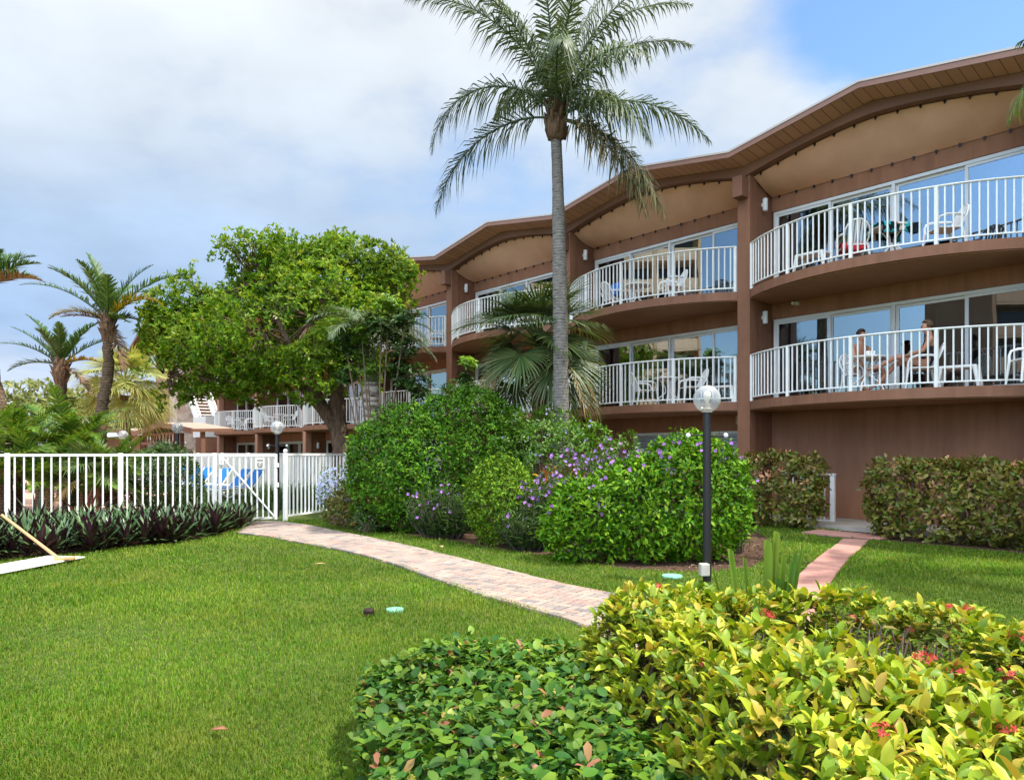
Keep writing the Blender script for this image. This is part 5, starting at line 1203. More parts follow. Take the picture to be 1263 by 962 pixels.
def low_shrub():
    t = empty('low_shrub', (0, 3.4, 0), 0, 'low spreading green shrub with rounded leaves in the foreground left of the yellow hedge', 'shrub'); O = np.array([0,3.4,0])
    s = Soup(); s2 = Soup(); tw_ = MB()
    x, y, h, d = field_tips(LWP, 4800, .42, .06, .45, 13); z = h*np.where(RNG.random(len(x)) < .6, RNG.uniform(.9,1.05,len(x)), RNG.uniform(.45,.95,len(x))); p = np.stack([x,y,z],1)-O
    ax = RNG.normal(size=p.shape)*.30; ax[:,2] += 1; yk = RNG.random(len(p)) < .07
    whorls(s, p[~yk], ax[~yk], 5, .055, .66, (50,92), TR, .35, .03, .4); whorls(s2, p[yk], ax[yk], 4, .060, .5, (40,80), T8, .25, .02, .35)
    r = random.Random(2)
    for i in range(0, len(p), 5):
        a = p[i]; b0 = np.array([a[0]+(0-a[0])*.12+r.uniform(-.05,.05), a[1]*.92, 0]); tw_.tube([tuple(b0), tuple((a+b0)/2+np.array([0,0,.05])), tuple(a)], [.007,.005,.003], 5)
    tw_.build('stems', M_STEM, t); s.build('foliage', LM_LOW, t, True); s2.build('young_leaves', LM_LOW_Y, t)
low_shrub()
# cut-back strap leaved plant
x0, y0 = 1.56, 4.45; t = empty('cut_lily', (x0, y0, .04), 0, 'strap leaved plant cut off square at the back of the yellow hedge', 'plant'); s = Soup(); m_ = MB()
for px, w_, top, lean in ((-.17,.046,.98,-.24),(-.09,.03,.92,-.16),(-.25,.016,.86,-.30),(.0,.054,1.03,-.03),(.035,.05,1.02,.0),(.055,.046,1.08,.02),(.09,.05,.93,.04),(.12,.048,.9,.05),(.14,.046,.95,.08),(.17,.022,1.0,.20),(.06,.044,.80,.0),(.10,.044,.78,.02)):
    a = Vector((px*.45, RNG.uniform(-.05,.05), .0)); b = Vector((px+lean*.3, a.y, top)); md = (a+b)/2+Vector((0,.02,0)); wv = Vector((w_/2, RNG.uniform(-.01,.01), 0)); k = Vector((0,.012,0))
    m_.add([a-wv, a+k, a+wv, md-wv, md+k*2, md+wv, b-wv*.85, b+k, b+wv*.8+Vector((0,0,-.015))], [(0,1,4,3),(1,2,5,4),(3,4,7,6),(4,5,8,7)])
m_.build('strap_leaves', LM_STRAP, t, smooth=True)

# ------------------------------------------------------------------ pool fence and gate
FH = 1.585
def fence_run(t, a, b, zb, posts, pitch, with_panel=True, post_w=.085, bar_w=.028):
    """posts and one panel of bars between a and b (2D, in t's space)"""
    a = Vector((*a, 0)); b = Vector((*b, 0)); d = (b-a); Ln = d.length; d.normalize(); ang_ = math.atan2(d.y, d.x); R = Matrix.Rotation(ang_, 4, 'Z'); 
    for s_ in posts:
        q = a+d*s_; m = MB(); m.bevbox(-post_w/2, post_w/2, -post_w/2, post_w/2, 0, FH+.0, .008); m.build('post', M_WHITE, t, M=Matrix.Translation(q) @ R)
    m = MB(); m.box(.0, Ln, -.022, .022, FH-.06, FH-.012); m.box(.0, Ln, -.02, .02, zb, zb+.04)
    n = int(Ln/pitch)
    for i in range(1, n):
        x = Ln*i/n
        if any(abs(x-s_) < .07 for s_ in posts): continue
        m.box(x-bar_w/2, x+bar_w/2, -bar_w/2, bar_w/2, zb+.041, FH-.061)
    m.build('bar_panel', M_WHITE, t, M=Matrix.Translation(a) @ R)
FS = lambda s_: tuple((FE+FD*s_).xy)
def rel(p, o): return (p[0]-o[0], p[1]-o[1])
o0 = FS(1.47); fl_ = empty('pool_fence', (*o0, 0), 0, 'long white barred pool fence running behind the oyster plant bed', 'fence')
fence_run(fl_, (0,0), rel(FS(9.2), o0), .10, [.02, 1.87, 3.76, 5.65, 7.5], .1453)
# right hand part, bending away behind the round bush
E0 = Vector((-5.28, 17.0, 0)); E1 = Vector((-4.42, 19.5, 0)); e_ = (E1-E0).normalized()
fr_ = empty('pool_fence', tuple(E0), 0, 'short white barred fence panel between the pool gate and the largest round bush', 'fence')
fence_run(fr_, (0,0), rel(E1, E0), .10, [0.0, (E1-E0).length-.05], .152)
fn = MB(); fn.lathe([(.02,0),(.045,.02),(.05,.05),(.035,.085),(.0,.10)], 14, (0,0,FH)); fn.build('post_cap', M_WHITE, fr_, smooth=True)
# gate
ga = Vector(FS(1.40)).to_3d(); gb = Vector(FS(.08)).to_3d(); gd = (gb-ga); GL = gd.length; gang = math.atan2(gd.y, gd.x)
gt = empty('pool_gate', tuple(ga), gang, 'white barred pool gate with a diagonal brace and a small notice', 'gate')
m = MB(); m.box(0, .06, -.03, .03, .06, FH-.02); m.box(GL-.06, GL, -.03, .03, .06, FH-.02); m.box(.06, GL-.06, -.022, .022, FH-.075, FH-.022); m.box(.06, GL-.06, -.022, .022, .08, .125)
m.build('gate_frame', M_WHITE, gt)
m = MB(); n = 9
for i in range(1, n): x = .06+(GL-.12)*i/n; m.box(x-.014, x+.014, -.014, .014, .126, FH-.076)
m.build('bar_panel', M_WHITE, gt)
m = MB(); m.bar((.07, -.03, FH-.09), (GL-.07, -.03, .13), .032); m.build('brace', M_WHITE, gt)
m = MB(); m.bevbox(.005, .085, -.07, -.031, FH-.26, FH-.10, .006); m.tube([(.045,-.085,FH-.16),(.045,-.06,FH-.16)], .02, 10); m.build('latch', M_WHITE, gt)
for z in (.85, FH-.28): 
    m = MB(); m.bevbox(GL-.02, GL+.035, -.05, .035, z-.05, z+.05, .006); m.build('hinge', M_WHITE, gt)
m = MB(); m.box(.80, 1.02, -.034, -.0225, FH-.36, FH-.10); nb_ = m.build('notice', mat('notice_white', (.66,.68,.66), .5, .4), gt)
m = MB()
for (x0_, x1_, z) in ((.84,.98,.165),(.845,.90,.235),(.925,.975,.235),(.845,.885,.28),(.90,.975,.28),(.86,.96,.32)): m.box(x0_, x1_, -.038, -.0345, FH-z-.012, FH-z+.012)
m.build('lettering', mat('grey_ink', (.12,.13,.13), .7, .2), nb_)
# far fence behind the loungers
B0 = Vector((*C(216, 33.0), 0)); B1 = Vector((*C(424, 26.0), 0))
bf = empty('pool_fence', tuple(B0), 0, 'far white fence with close bars behind the blue loungers', 'fence')
fence_run(bf, (0,0), rel(B1, B0), .1, [.0, 1.9, 3.8, 5.7, 7.6, 9.5], .105, True, .10, .05)

# ------------------------------------------------------------------ lamp posts
M_GLOBE = None
def globe_mat():
    m = bpy.data.materials.new('lamp_globe'); m.use_nodes = True; nt = m.node_tree; N = nt.nodes; L = nt.links; b = N['Principled BSDF']; out = N['Material Output']
    b.inputs['Base Color'].default_value = (.50,.52,.54,1); b.inputs['Roughness'].default_value = .10; b.inputs['Specular IOR Level'].default_value = .6
    tr = N.new('ShaderNodeBsdfTransparent'); tr.inputs[0].default_value = (.93,.94,.95,1); fr = N.new('ShaderNodeLayerWeight'); fr.inputs[0].default_value = .35
    r = N.new('ShaderNodeMapRange'); L.new(fr.outputs['Facing'], r.inputs[0]); r.inputs[1].default_value = 0; r.inputs[2].default_value = 1; r.inputs[3].default_value = .30; r.inputs[4].default_value = .80
    mx = N.new('ShaderNodeMixShader'); L.new(r.outputs[0], mx.inputs[0]); L.new(tr.outputs[0], mx.inputs[1]); L.new(b.outputs[0], mx.inputs[2]); L.new(mx.outputs[0], out.inputs[0]); return m
M_GLOBE = globe_mat(); M_BULB = mat('bulb_frosted', (.85,.78,.60), .5, .4); M_KNOB = mat('white_knob', (.80,.80,.78), .4, .4); M_BOX = mat('outlet_box', (.45,.42,.36), .6, .4, .1, 40, .15, 12)
def lamp(loc, label, gz=2.26, gr=.168, box=True):
    t = empty('lamp_post', loc, .06, label, 'lamp post', 'globe lamp posts')
    m = MB(); m.tube([(0,0,0),(0,0,gz-gr*.93)], [.051,.049], 16); smooth_by_angle(m.build('pole', M_BLACK, t))
    m = MB(); k = 14; m.lathe([(max(.001, gr*math.sin(math.pi*(.11+.89*i/k))), -gr*math.cos(math.pi*(.11+.89*i/k))) for i in range(k+1)], 28, (0,0,gz)); m.build('globe', M_GLOBE, t, smooth=True)
    m = MB(); m.lathe([(.062,-.01),(.062,.03),(.045,.05)], 16, (0,0,gz-gr*.93)); m.lathe([(.035,.05),(.035,.10)], 12, (0,0,gz-gr*.93)); m.build('fitter', M_BOX, t)
    m = MB(); m.lathe([(.018,0),(.03,.04),(.046,.09),(.04,.13),(.015,.155)], 14, (0,0,gz-gr*.93+.10)); m.build('bulb', M_BULB, t, smooth=True)
    m = MB(); m.tube([(-.24,0,gz-.445),(.24,0,gz-.455)], .011, 8); m.build('crossbar', M_BLACK, t)
    for s_ in (-1, 1): m = MB(); m.lathe([(.004,-.03),(.022,-.022),(.03,0),(.022,.022),(.004,.03)], 12, (s_*.235,0,gz-.45)); m.build('knob', M_KNOB, t, smooth=True)
    if box: m = MB(); m.bevbox(-.125, -.015, -.16, -.052, .10, .25, .012); m.build('outlet_box', M_BOX, t)
    return t
lamp((*C(872, 9.0), 0), 'near black lamp post with a glass globe in front of the pointed leaf hedge')
lamp((*C(342, 18.2), 0), 'black globe lamp post right behind the pool gate', 2.22, .165, False)
lamp((*C(219, 22.0), 0), 'black globe lamp post beside the dark bush and pool pavilion', 2.34, .165, False)
lamp((*C(152, 26.0), 0), 'farthest globe lamp half hidden by the feathery palms', 2.22, .165, False)

# ------------------------------------------------------------------ pool pavilion
pv = empty('pool_pavilion', tuple(Vector((*C(216, 36.0), 0))), BROT, 'low brown pool pavilion with a folded roof and a slatted frieze', 'pavilion')
def PV(px, v):                                   # local u of a sight line on plane v
    o = pv.location; t_ = (px-631.5)/F_PX; return (o.y*t_ - o.x + v*(.6554*t_-.7553))/(.6554+.7553*t_)
m = MB(); ks = [(PV(118,0),2.95),(PV(152,0),2.92),(PV(179,0),2.62),(PV(212,0),2.98),(PV(252,0),2.55)]
vs = []
for u, z in ks: vs += [(u,-.5,z-.04),(u,1.3,z+.02),(u,1.3,z+.16),(u,-.5,z+.10)]
fs = [(0,1,2,3), tuple(4*4+j for j in (3,2,1,0))]
for i in range(4):
    for j in range(4): fs.append((4*i+j, 4*i+4+j, 4*i+4+(j+1)%4, 4*i+(j+1)%4))
m.add(vs, fs)
for i in range(len(m.f)): m.m[i] = 1 if i < 2 or (i-2) % 4 != 2 else 0
rf_ = m.build('roof', [mat('pale_roof', (.30,.235,.19), .85, .2, .1, 20, .08, 2), M_BEAM], pv)
m = MB(); vs = []
for u, z in ks: vs += [(u,-.56,z-.12),(u,-.502,z-.12),(u,-.502,z+.13),(u,-.56,z+.13)]
m.add(vs, fs); m.build('fascia', M_BEAM, rf_)
u0_, u1_ = PV(176,0), PV(216,0)
m = MB(); m.box(u0_, u1_, -.1, .1, 2.02, 2.16); m.build('beam', M_BEAM, pv)
m = MB(); k = 11
for i in range(k): u = u0_+.1+(u1_-u0_-.2)*i/(k-1); m.box(u-.04, u+.04, -.05, .05, 2.162, 2.50)
m.box(u0_, u1_, -.05, .05, 2.502, 2.60); m.build('slat_frieze', M_BEAM, pv)
for px in (174, 216, 224, 250): u = PV(px, 0); m = MB(); m.box(u-.09, u+.09, -.09, .09, 0, 2.55 if px != 216 else 2.018); m.build('post', M_BEAM, pv)
m = MB(); m.box(PV(112,0), PV(170,0), .3, .5, 0, 2.6); m.build('brown_wall', M_STUCCO, pv)
m = MB(); m.box(PV(165,2.0), PV(216,2.0), 2.0, 2.2, 0, 2.4); m.build('back_wall', MATS['white_stucco'], pv)
m = MB(); m.box(PV(172,-.0), PV(200,0), -.9, -.4, 0, .95); m.box(PV(171,0), PV(201,0), -.98, -.32, .952, 1.02); m.build('counter', M_PLASTIC, pv)
bo = MB(); bm = bmesh.new(); bmesh.ops.create_icosphere(bm, subdivisions=3, radius=1)
for v in bm.verts:
    p = np.array([[*v.co]]); v.co = v.co*(1+.16*float(lumps(p*1.6, 3, 3, 1.3)[0])); v.co.x *= .52; v.co.y *= .45; v.co.z *= .80
bo.addbm(bm); b_ = bo.build('boulder', mat('pale_boulder', (.62,.50,.38), .9, .2, .5, 6, .15, 3)); b_.location = (*C(231, 35.2), 1.05); tag(b_, 'sunlit cream boulder beside the pool pavilion', 'boulder')
pl_ = MB(); pl_.bevbox(-.6,.6,-.45,.45,0,.42,.04); o = pl_.build('planter', mat('planter_stone', (.5,.42,.34), .9)); o.location = (*C(231, 35.2), 0); tag(o, 'low stone planter under the cream boulder', 'planter')

# ------------------------------------------------------------------ loungers
def lounger():
    t = empty('sun_lounger', (0,0,0), 0, 'x', 'sun lounger', 'blue loungers on the pool terrace')
    m = MB(); m.bevbox(-.30,.30,-.95,.25,.33,.37,.015); m.build('seat', M_BLUE, t)
    m = MB(); m.bevbox(-.30,.30,0,.78,-.02,.02,.015); o = m.build('backrest', M_BLUE, t); o.location = (0,.26,.36); o.rotation_euler = (math.radians(52),0,0)
    m = MB()
    for s_ in (-1,1):
        m.tube([(s_*.32,-1.0,.30),(s_*.33,-.6,.34),(s_*.33,.3,.34),(s_*.33,.75,.30)], .032, 8)
    m.box(-.32,.32,-1.0,-.94,.29,.34); m.box(-.32,.32,.72,.78,.28,.33); m.build('frame', M_PLASTIC, t)
    for s_ in (-1,1):
        m = MB(); m.tube([(s_*.33,.32,.34),(s_*.33,.52,.62),(s_*.33,.76,.96)], .025, 8); m.build('back_rail', M_PLASTIC, t)
        m = MB(); m.tube([(s_*.33,-.95,.30),(s_*.33,-.78,.12),(s_*.33,-.60,.03),(s_*.33,-.42,.12),(s_*.33,-.30,.30)], .035, 8); m.build('leg', M_PLASTIC, t)
        m = MB(); m.tube([(s_*.33,.20,.32),(s_*.33,.30,.03),(s_*.33,.55,.03),(s_*.33,.68,.30)], .035, 8); m.build('leg', M_PLASTIC, t)
    return t
lg = lounger(); LR = math.radians(-40)
LSP = ((247,31.2,'blue lounger with white frame, farthest but one in the row by the pool'),(259,30.0,'blue lounger in the middle of the row behind the left gate post'),(281,28.8,'blue lounger seen just right of the left gate post'),(304,27.4,'blue lounger second nearest the gate notice'),(320,26.4,'blue lounger nearest the gate notice'),(226,32.4,'farthest blue lounger in the row beside the dark bush'))
for i, (px, Y, lb) in enumerate(LSP):
    c = C(px, Y); off = Vector((-math.sin(LR)*.74, math.cos(LR)*.74, 0)); loc = (c[0]-off.x, c[1]-off.y, .006)
    if i == 0: lg.location = loc; lg.rotation_euler = (0,0,LR); lg['label'] = lb
    else: copy_tree(lg, loc, LR, lb)
def side_table(loc, sc, label):
    t = empty('side_table', loc, .3, label, 'table'); t.scale = (sc,)*3
    m = MB(); m.lathe([(.24,0),(.25,.015),(.25,.03),(.235,.04)], 24, (0,0,.44)); smooth_by_angle(m.build('table_top', M_PLASTIC, t))
    for a in (0.6,2.17,3.74,5.3): m = MB(); m.tube([(math.cos(a)*.2,math.sin(a)*.2,.44),(math.cos(a)*.23,math.sin(a)*.23,.0)], [.022,.018], 8); m.build('leg', M_PLASTIC, t)
    return t
side_table((*C(157, 22.0), .006), 1.5, 'white plastic side table on the terrace beyond the palms')

# ------------------------------------------------------------------ balcony furniture
def chair():
    t = empty('plastic_chair', (0,0,0), 0, 'x', 'chair', 'white plastic chairs on the balconies')
    m = MB(); m.bevbox(-.235,.235,-.23,.22,.40,.43,.012); m.build('seat', M_PLASTIC, t)
    # fan-shaped slatted back, leaning away (+y)
    m = MB(); rim = []
    for i in range(15):
        a = math.pi*i/14; rim.append((.245*math.cos(a)*(1.0 if a else 1), .30+.10*math.sin(a)*1.0, .62+.27*math.sin(a)))
    m.tube([(.21,.20,.43),(.235,.25,.53)]+rim+[(-.235,.25,.53),(-.21,.20,.43)], .018, 6)
    for x in (-.15,-.09,-.03,.03,.09,.15):
        zt = .62+.27*math.sqrt(max(0,1-(x/.245)**2)); m.box(x-.018, x+.018, 0,.012, 0, 1)
        for k in range(8):
            q = len(m.v)-8+k; v = m.v[q]; tt = v[2]; m.v[q] = (v[0], .205+.19*tt**1.0*(zt-.43)/.46+v[1], .43+(zt-.43)*tt)
    m.build('backrest', M_PLASTIC, t)
    for s_ in (-1,1):
        m = MB(); m.tube([(s_*.235,.26,.63),(s_*.275,.12,.645),(s_*.285,-.08,.64),(s_*.275,-.20,.60),(s_*.262,-.235,.52)], [.022,.026,.026,.022,.02], 6); m.build('armrest', M_PLASTIC, t)
        m = MB(); m.tube([(s_*.262,-.235,.53),(s_*.25,-.24,.40),(s_*.275,-.285,.0)], [.022,.026,.018], 6); m.build('leg', M_PLASTIC, t)
        m = MB(); m.tube([(s_*.23,.22,.43),(s_*.265,.30,.0)], [.028,.018], 6); m.build('leg', M_PLASTIC, t)
    return t
def round_table(r=.36):
    t = empty('patio_table', (0,0,0), 0, 'x', 'table', 'white round tables on the balconies')
    m = MB(); m.lathe([(r-.02,0),(r,.012),(r,.03),(r-.012,.04),(.001,.042)], 28, (0,0,.68)); smooth_by_angle(m.build('table_top', M_PLASTIC, t))
    for i in range(4):
        a = .5+i*math.pi/2; c_, s_ = math.cos(a), math.sin(a); m = MB(); m.tube([(c_*r*.62,s_*r*.62,.68),(c_*.07,s_*.07,.48),(c_*.06,s_*.06,.34),(c_*r*.75,s_*r*.75,.16),(c_*r*.92,s_*r*.92,0)], .018, 6); m.build('leg', M_PLASTIC, t)
    return t
def stool():
    t = empty('footstool', (0,0,0), 0, 'x', 'stool', 'low white plastic stools on the balconies')
    m = MB(); m.bevbox(-.32,.32,-.22,.22,.36,.42,.025); m.build('seat', M_PLASTIC, t)
    for sx in (-1,1):
        for sy in (-1,1): m = MB(); m.tube([(sx*.28,sy*.18,.38),(sx*.34,sy*.22,0)], [.045,.028], 8); m.build('leg', M_PLASTIC, t)
    return t
CH, TB, SL_ = chair(), round_table(), stool(); USED = set()
def place(proto, px, v, zf, rz_world, label, dz=0.0):
    p = LB(U_at(px, v), v, zf+.002+dz)
    if proto.name not in USED: USED.add(proto.name); o = proto; o.location = p; o.rotation_euler = (0,0,rz_world); o['label'] = label
    else: o = copy_tree(proto, p, rz_world, label)
    return o
D = math.radians
# +y of a chair is its back; rz turns it. right = sitter looks left
def cloth(name, label, loc, w, d, h, m_, seed, cat='towel', rz=0.0):
    """a towel folded over something: a sagging sheet with two hanging sides"""
    r = np.random.default_rng(seed); nx, ny = 14, 18; vs = []
    for i in range(nx+1):
        for j in range(ny+1):
            x = (i/nx-.5)*w; s_ = (j/ny-.5)*(d+2*h); 
            if abs(s_) < d/2: y, z = s_, .02*math.cos(s_/d*3)
            else: y = math.copysign(d/2+.02+.015*math.sin(x*30+seed), s_); z = -(abs(s_)-d/2)*(1+.12*math.sin(x*11+seed))
            vs.append((x+.012*math.sin(j*1.1+seed), y+.012*math.sin(x*23+j*.3), z+.008*math.sin(x*19)))
    m = MB(); m.add(vs, [(i*(ny+1)+j, (i+1)*(ny+1)+j, (i+1)*(ny+1)+j+1, i*(ny+1)+j+1) for i in range(nx) for j in range(ny)])
    o = m.build(name, m_, None, smooth=True); sm = o.modifiers.new('thickness','SOLIDIFY'); sm.thickness = .014; o.location = loc; o.rotation_euler = (0,0,rz); return tag(o, label, cat)
# first bay, lower balcony
place(CH, 1135, -.28, F1, D(-112), 'white plastic chair the seated woman sits in on the lower right balcony')
wch = CH
place(CH, 1061, -.02, F1, D(20), 'white plastic chair the bare chested man sits in on the lower right balcony')
place(TB, 1069, -.50, F1, .3, 'white round table in front of the bare chested man on the lower right balcony')
place(SL_, 1183, -.15, F1, BROT+.15, 'low white plastic stool right of the seated woman')
o = place(CH, 1272, -.35, F1, D(-100), 'white plastic chair cut off by the frame on the lower right balcony')
# first bay, upper balcony
place(CH, 1052, -.25, F2, D(170), 'white plastic chair with a red towel on the top right balcony')
place(TB, 1100, -.02, F2, .1, 'white round table under the teal towel on the top right balcony')
place(CH, 1164, -.10, F2, D(-95), 'white plastic chair alone near the right of the top right balcony')
place(SL_, 1003, -.38, F2, BROT, 'low white stool at the left end of the top right balcony')
p = LB(U_at(1050,-.25), -.25, F2+.47); cloth('towel', 'red towel hung over a chair on the top right balcony', p, .50, .42, .16, M_RED, 2, 'towel', D(170))
M_TEAL = mat('teal_towel', (.02,.10,.12), .9, .1, .2, 20)
def towel_pattern():
    nt = M_TEAL.node_tree; N = nt.nodes; L = nt.links; tc = N.new('ShaderNodeTexCoord'); v = N.new('ShaderNodeTexVoronoi'); v.inputs['Scale'].default_value = 9; L.new(tc.outputs['Object'], v.inputs['Vector'])
    cr = N.new('ShaderNodeValToRGB'); L.new(v.outputs['Color'], cr.inputs[0]); e = cr.color_ramp.elements; e[0].color = (.01,.015,.02,1); e[1].color = (.02,.02,.025,1)
    for q, c in ((.45,(.015,.03,.035,1)),(.55,(.03,.32,.34,1)),(.7,(.05,.42,.42,1)),(.78,(.5,.12,.06,1)),(.84,(.6,.55,.45,1))): e.new(q).color = c
    cr.color_ramp.interpolation = 'CONSTANT'; L.new(cr.outputs[0], N['Principled BSDF'].inputs['Base Color'])
towel_pattern()
p = LB(U_at(1100,-.02), -.02, F2+.745); cloth('towel', 'dark teal patterned towel draped over a table on the top right balcony', p, .82, .62, .22, M_TEAL, 5, 'towel', .1)
# second bay
place(CH, 796, -.25, F1, D(95), 'white plastic chair left of the table on the lower middle balcony')
place(TB, 824, -.15, F1, .8, 'white round table between two chairs on the lower middle balcony')
place(CH, 853, -.15, F1, D(-85), 'white plastic chair right of the table on the lower middle balcony')
place(SL_, 893, .15, F1, BROT+.1, 'low white stool at the right end of the lower middle balcony')
place(CH, 758, .05, F2, D(120), 'white plastic chair with a blue towel on the top middle balcony')
place(TB, 786, .1, F2, .2, 'white round table on the top middle balcony')
place(CH, 828, -.05, F2, D(-80), 'white plastic chair right of the table on the top middle balcony')
place(SL_, 722, -.1, F2, BROT, 'low white stool at the left end of the top middle balcony')
p = LB(U_at(761,.05), .05, F2+.88); cloth('towel', 'blue towel hung on a chair back on the top middle balcony', p, .40, .08, .30, M_BLUE, 7, 'towel', D(120))
# third and fourth bays
place(CH, 604, -.1, F2, D(100), 'white plastic chair left of the table on the top balcony left of the tall palm')
place(TB, 624, .0, F2, .4, 'white round table on the top balcony left of the tall palm')
place(CH, 648, .0, F2, D(-70), 'white plastic chair right of the table on the top balcony left of the tall palm')
place(CH, 520, .0, F2, D(150), 'white plastic chair on the top balcony behind the umbrella tree leaves')
place(CH, 538, .2, F2, D(-80), 'white plastic chair by the end post of the top balcony behind the umbrella tree leaves')
# far left wing, first floor
place(CH, 288, -.35, F1, D(60), 'white plastic chair with its back to the rail on the farthest left balcony')
place(TB, 299, -.2, F1, .4, 'white round table on the farthest left balcony')
place(CH, 309, -.2, F1, D(-60), 'white plastic chair right of the table on the farthest left balcony')
place(CH, 334, -.3, F1, D(80), 'white plastic chair left of the table on the balcony above the gate lamp')
place(TB, 346, -.2, F1, .4, 'white round table on the balcony above the gate lamp')
place(CH, 357, -.2, F1, D(-60), 'white plastic chair right of the table on the balcony above the gate lamp')
place(TB, 402, -.3, F1, .4, 'white round table on the balcony behind the forked trunk')

# ------------------------------------------------------------------ people
def skin_body(name, joints, edges, mat_, parent, sub=2, root=0):
    bm = bmesh.new(); ly = bm.verts.layers.skin.verify(); V = {}
    for i, (k, (co, r)) in enumerate(joints.items()):
        v = bm.verts.new(co); rr_ = r if isinstance(r, tuple) else (r, r); v[ly].radius = rr_; v[ly].use_root = (i == root); V[k] = v
    for a, b in edges: bm.edges.new((V[a], V[b]))
    me = bpy.data.meshes.new(name); bm.to_mesh(me); bm.free(); o = link(name, me, mat_, parent)
    sk = o.modifiers.new('skin', 'SKIN'); sk.use_smooth_shade = True
    sb = o.modifiers.new('sub', 'SUBSURF'); sb.levels = sub; sb.render_levels = sub
    return o
def lerp(a, b, t): return tuple(a[i]+(b[i]-a[i])*t for i in range(3))
def person(loc, rz, label, pose, clothes, hair_c, hair_long=False):
    """pose: joint name -> (x,y,z); the figure faces -y"""
    t = empty('person', loc, rz, label, 'person'); J = {}; E = []
    P_ = pose
    J['pelvis'] = (P_['pelvis'], (.155,.115)); J['waist'] = (lerp(P_['pelvis'], P_['chest'], .45), (.135,.105)); J['chest'] = (P_['chest'], (.165,.12)); J['neckb'] = (P_['neckb'], (.085,.075))
    J['neck'] = (lerp(P_['neckb'], P_['head'], .42), .055); h = Vector(P_['head']); f = Vector(P_.get('look', (0,-1,0))).normalized()
    J['jaw'] = (tuple(h-Vector((0,0,.055))+f*.022), (.066,.07)); J['head'] = (tuple(h+Vector((0,0,.035))-f*.008), (.078,.092)); J['crown'] = (tuple(h+Vector((0,0,.085))-f*.012), (.055,.065)); J['nose'] = (tuple(h+f*.098+Vector((0,0,-.005))), .014)
    E += [('pelvis','waist'),('waist','chest'),('chest','neckb'),('neckb','neck'),('neck','jaw'),('jaw','head'),('head','crown'),('jaw','nose')]
    for s_ in 'LR':
        sg_ = 1 if s_ == 'L' else -1
        J['sh'+s_] = (P_['sh'+s_], .062); J['el'+s_] = (P_['el'+s_], .040); J['wr'+s_] = (P_['wr'+s_], .028); hd = Vector(P_['wr'+s_])-Vector(P_['el'+s_]); hd = hd.normalized()
        J['ua'+s_] = (lerp(P_['sh'+s_],P_['el'+s_],.45), .050); J['fa'+s_] = (lerp(P_['el'+s_],P_['wr'+s_],.35), .042)
        pm_ = Vector(P_['wr'+s_])+hd*.06; J['palm'+s_] = (tuple(pm_), (.036,.018)); E += [('chest','sh'+s_),('sh'+s_,'ua'+s_),('ua'+s_,'el'+s_),('el'+s_,'fa'+s_),('fa'+s_,'wr'+s_),('wr'+s_,'palm'+s_)]
        sd_ = hd.cross(Vector((0,0,1))); sd_ = sd_.normalized() if sd_.length > .1 else Vector((1,0,0))
        for i, (q, l_) in enumerate(((-.027,.068),(-.009,.078),(.009,.072),(.027,.056))):
            a = pm_+sd_*q+hd*.035; b = a+hd*l_*.6-Vector((0,0,.012)); c = b+hd*l_*.35-Vector((0,0,.022)); ks_ = [f'f{s_}{i}{j}' for j in range(3)]
            for kk, pp in zip(ks_, (a,b,c)): J[kk] = (tuple(pp), .0085)
            E += [('palm'+s_,ks_[0]),(ks_[0],ks_[1]),(ks_[1],ks_[2])]
        tq = Vector(P_['wr'+s_])+hd*.03+sd_*(.045*sg_); J['th'+s_] = (tuple(tq+hd*.015), .010); J['tt'+s_] = (tuple(tq+hd*.05+sd_*(.012*sg_)), .009); E += [('wr'+s_,'th'+s_),('th'+s_,'tt'+s_)]
        J['hip'+s_] = (P_['hip'+s_], .092); J['kn'+s_] = (P_['kn'+s_], .058); J['an'+s_] = (P_['an'+s_], .036); J['thm'+s_] = (lerp(P_['hip'+s_],P_['kn'+s_],.45), .080); J['cf'+s_] = (lerp(P_['kn'+s_],P_['an'+s_],.35), .056)
        ft = Vector(P_['toe'+s_]); J['toe'+s_] = (tuple(ft), (.036,.020)); J['ball'+s_] = (lerp(P_['an'+s_], P_['toe'+s_], .6), (.040,.026))
        E += [('pelvis','hip'+s_),('hip'+s_,'thm'+s_),('thm'+s_,'kn'+s_),('kn'+s_,'cf'+s_),('cf'+s_,'an'+s_),('an'+s_,'ball'+s_),('ball'+s_,'toe'+s_)]
    skin_body('body', J, E, M_SKIN, t)
    for nm, keys, k_, m_ in clothes:
        JJ = {}; 
        for k in keys:
            co, r = J[k]; r = r if isinstance(r, tuple) else (r, r); JJ[k] = (co, (r[0]*k_+.008, r[1]*k_+.008))
        skin_body(nm, JJ, [e for e in E if e[0] in JJ and e[1] in JJ], m_, t)
    # hair cap
    bm = bmesh.new(); bmesh.ops.create_uvsphere(bm, u_segments=18, v_segments=12, radius=1)
    dele = [v for v in bm.verts if (Vector(v.co).dot(f) > .45 and v.co.z < .35) or v.co.z < (-.55 if hair_long else -.15)]; bmesh.ops.delete(bm, geom=dele, context='VERTS')
    r_ = random.Random(3)
    for v in bm.verts:
        s_ = 1+r_.uniform(-.05,.05); v.co = Vector((v.co.x*.093*s_, v.co.y*.108*s_, v.co.z*.105*s_))
    m = MB(); m.addbm(bm, Matrix.Translation(h+Vector((0,0,.045))-f*.02)); o = m.build('hair', hair_c, t, smooth=True); sm = o.modifiers.new('thick','SOLIDIFY'); sm.thickness = .012
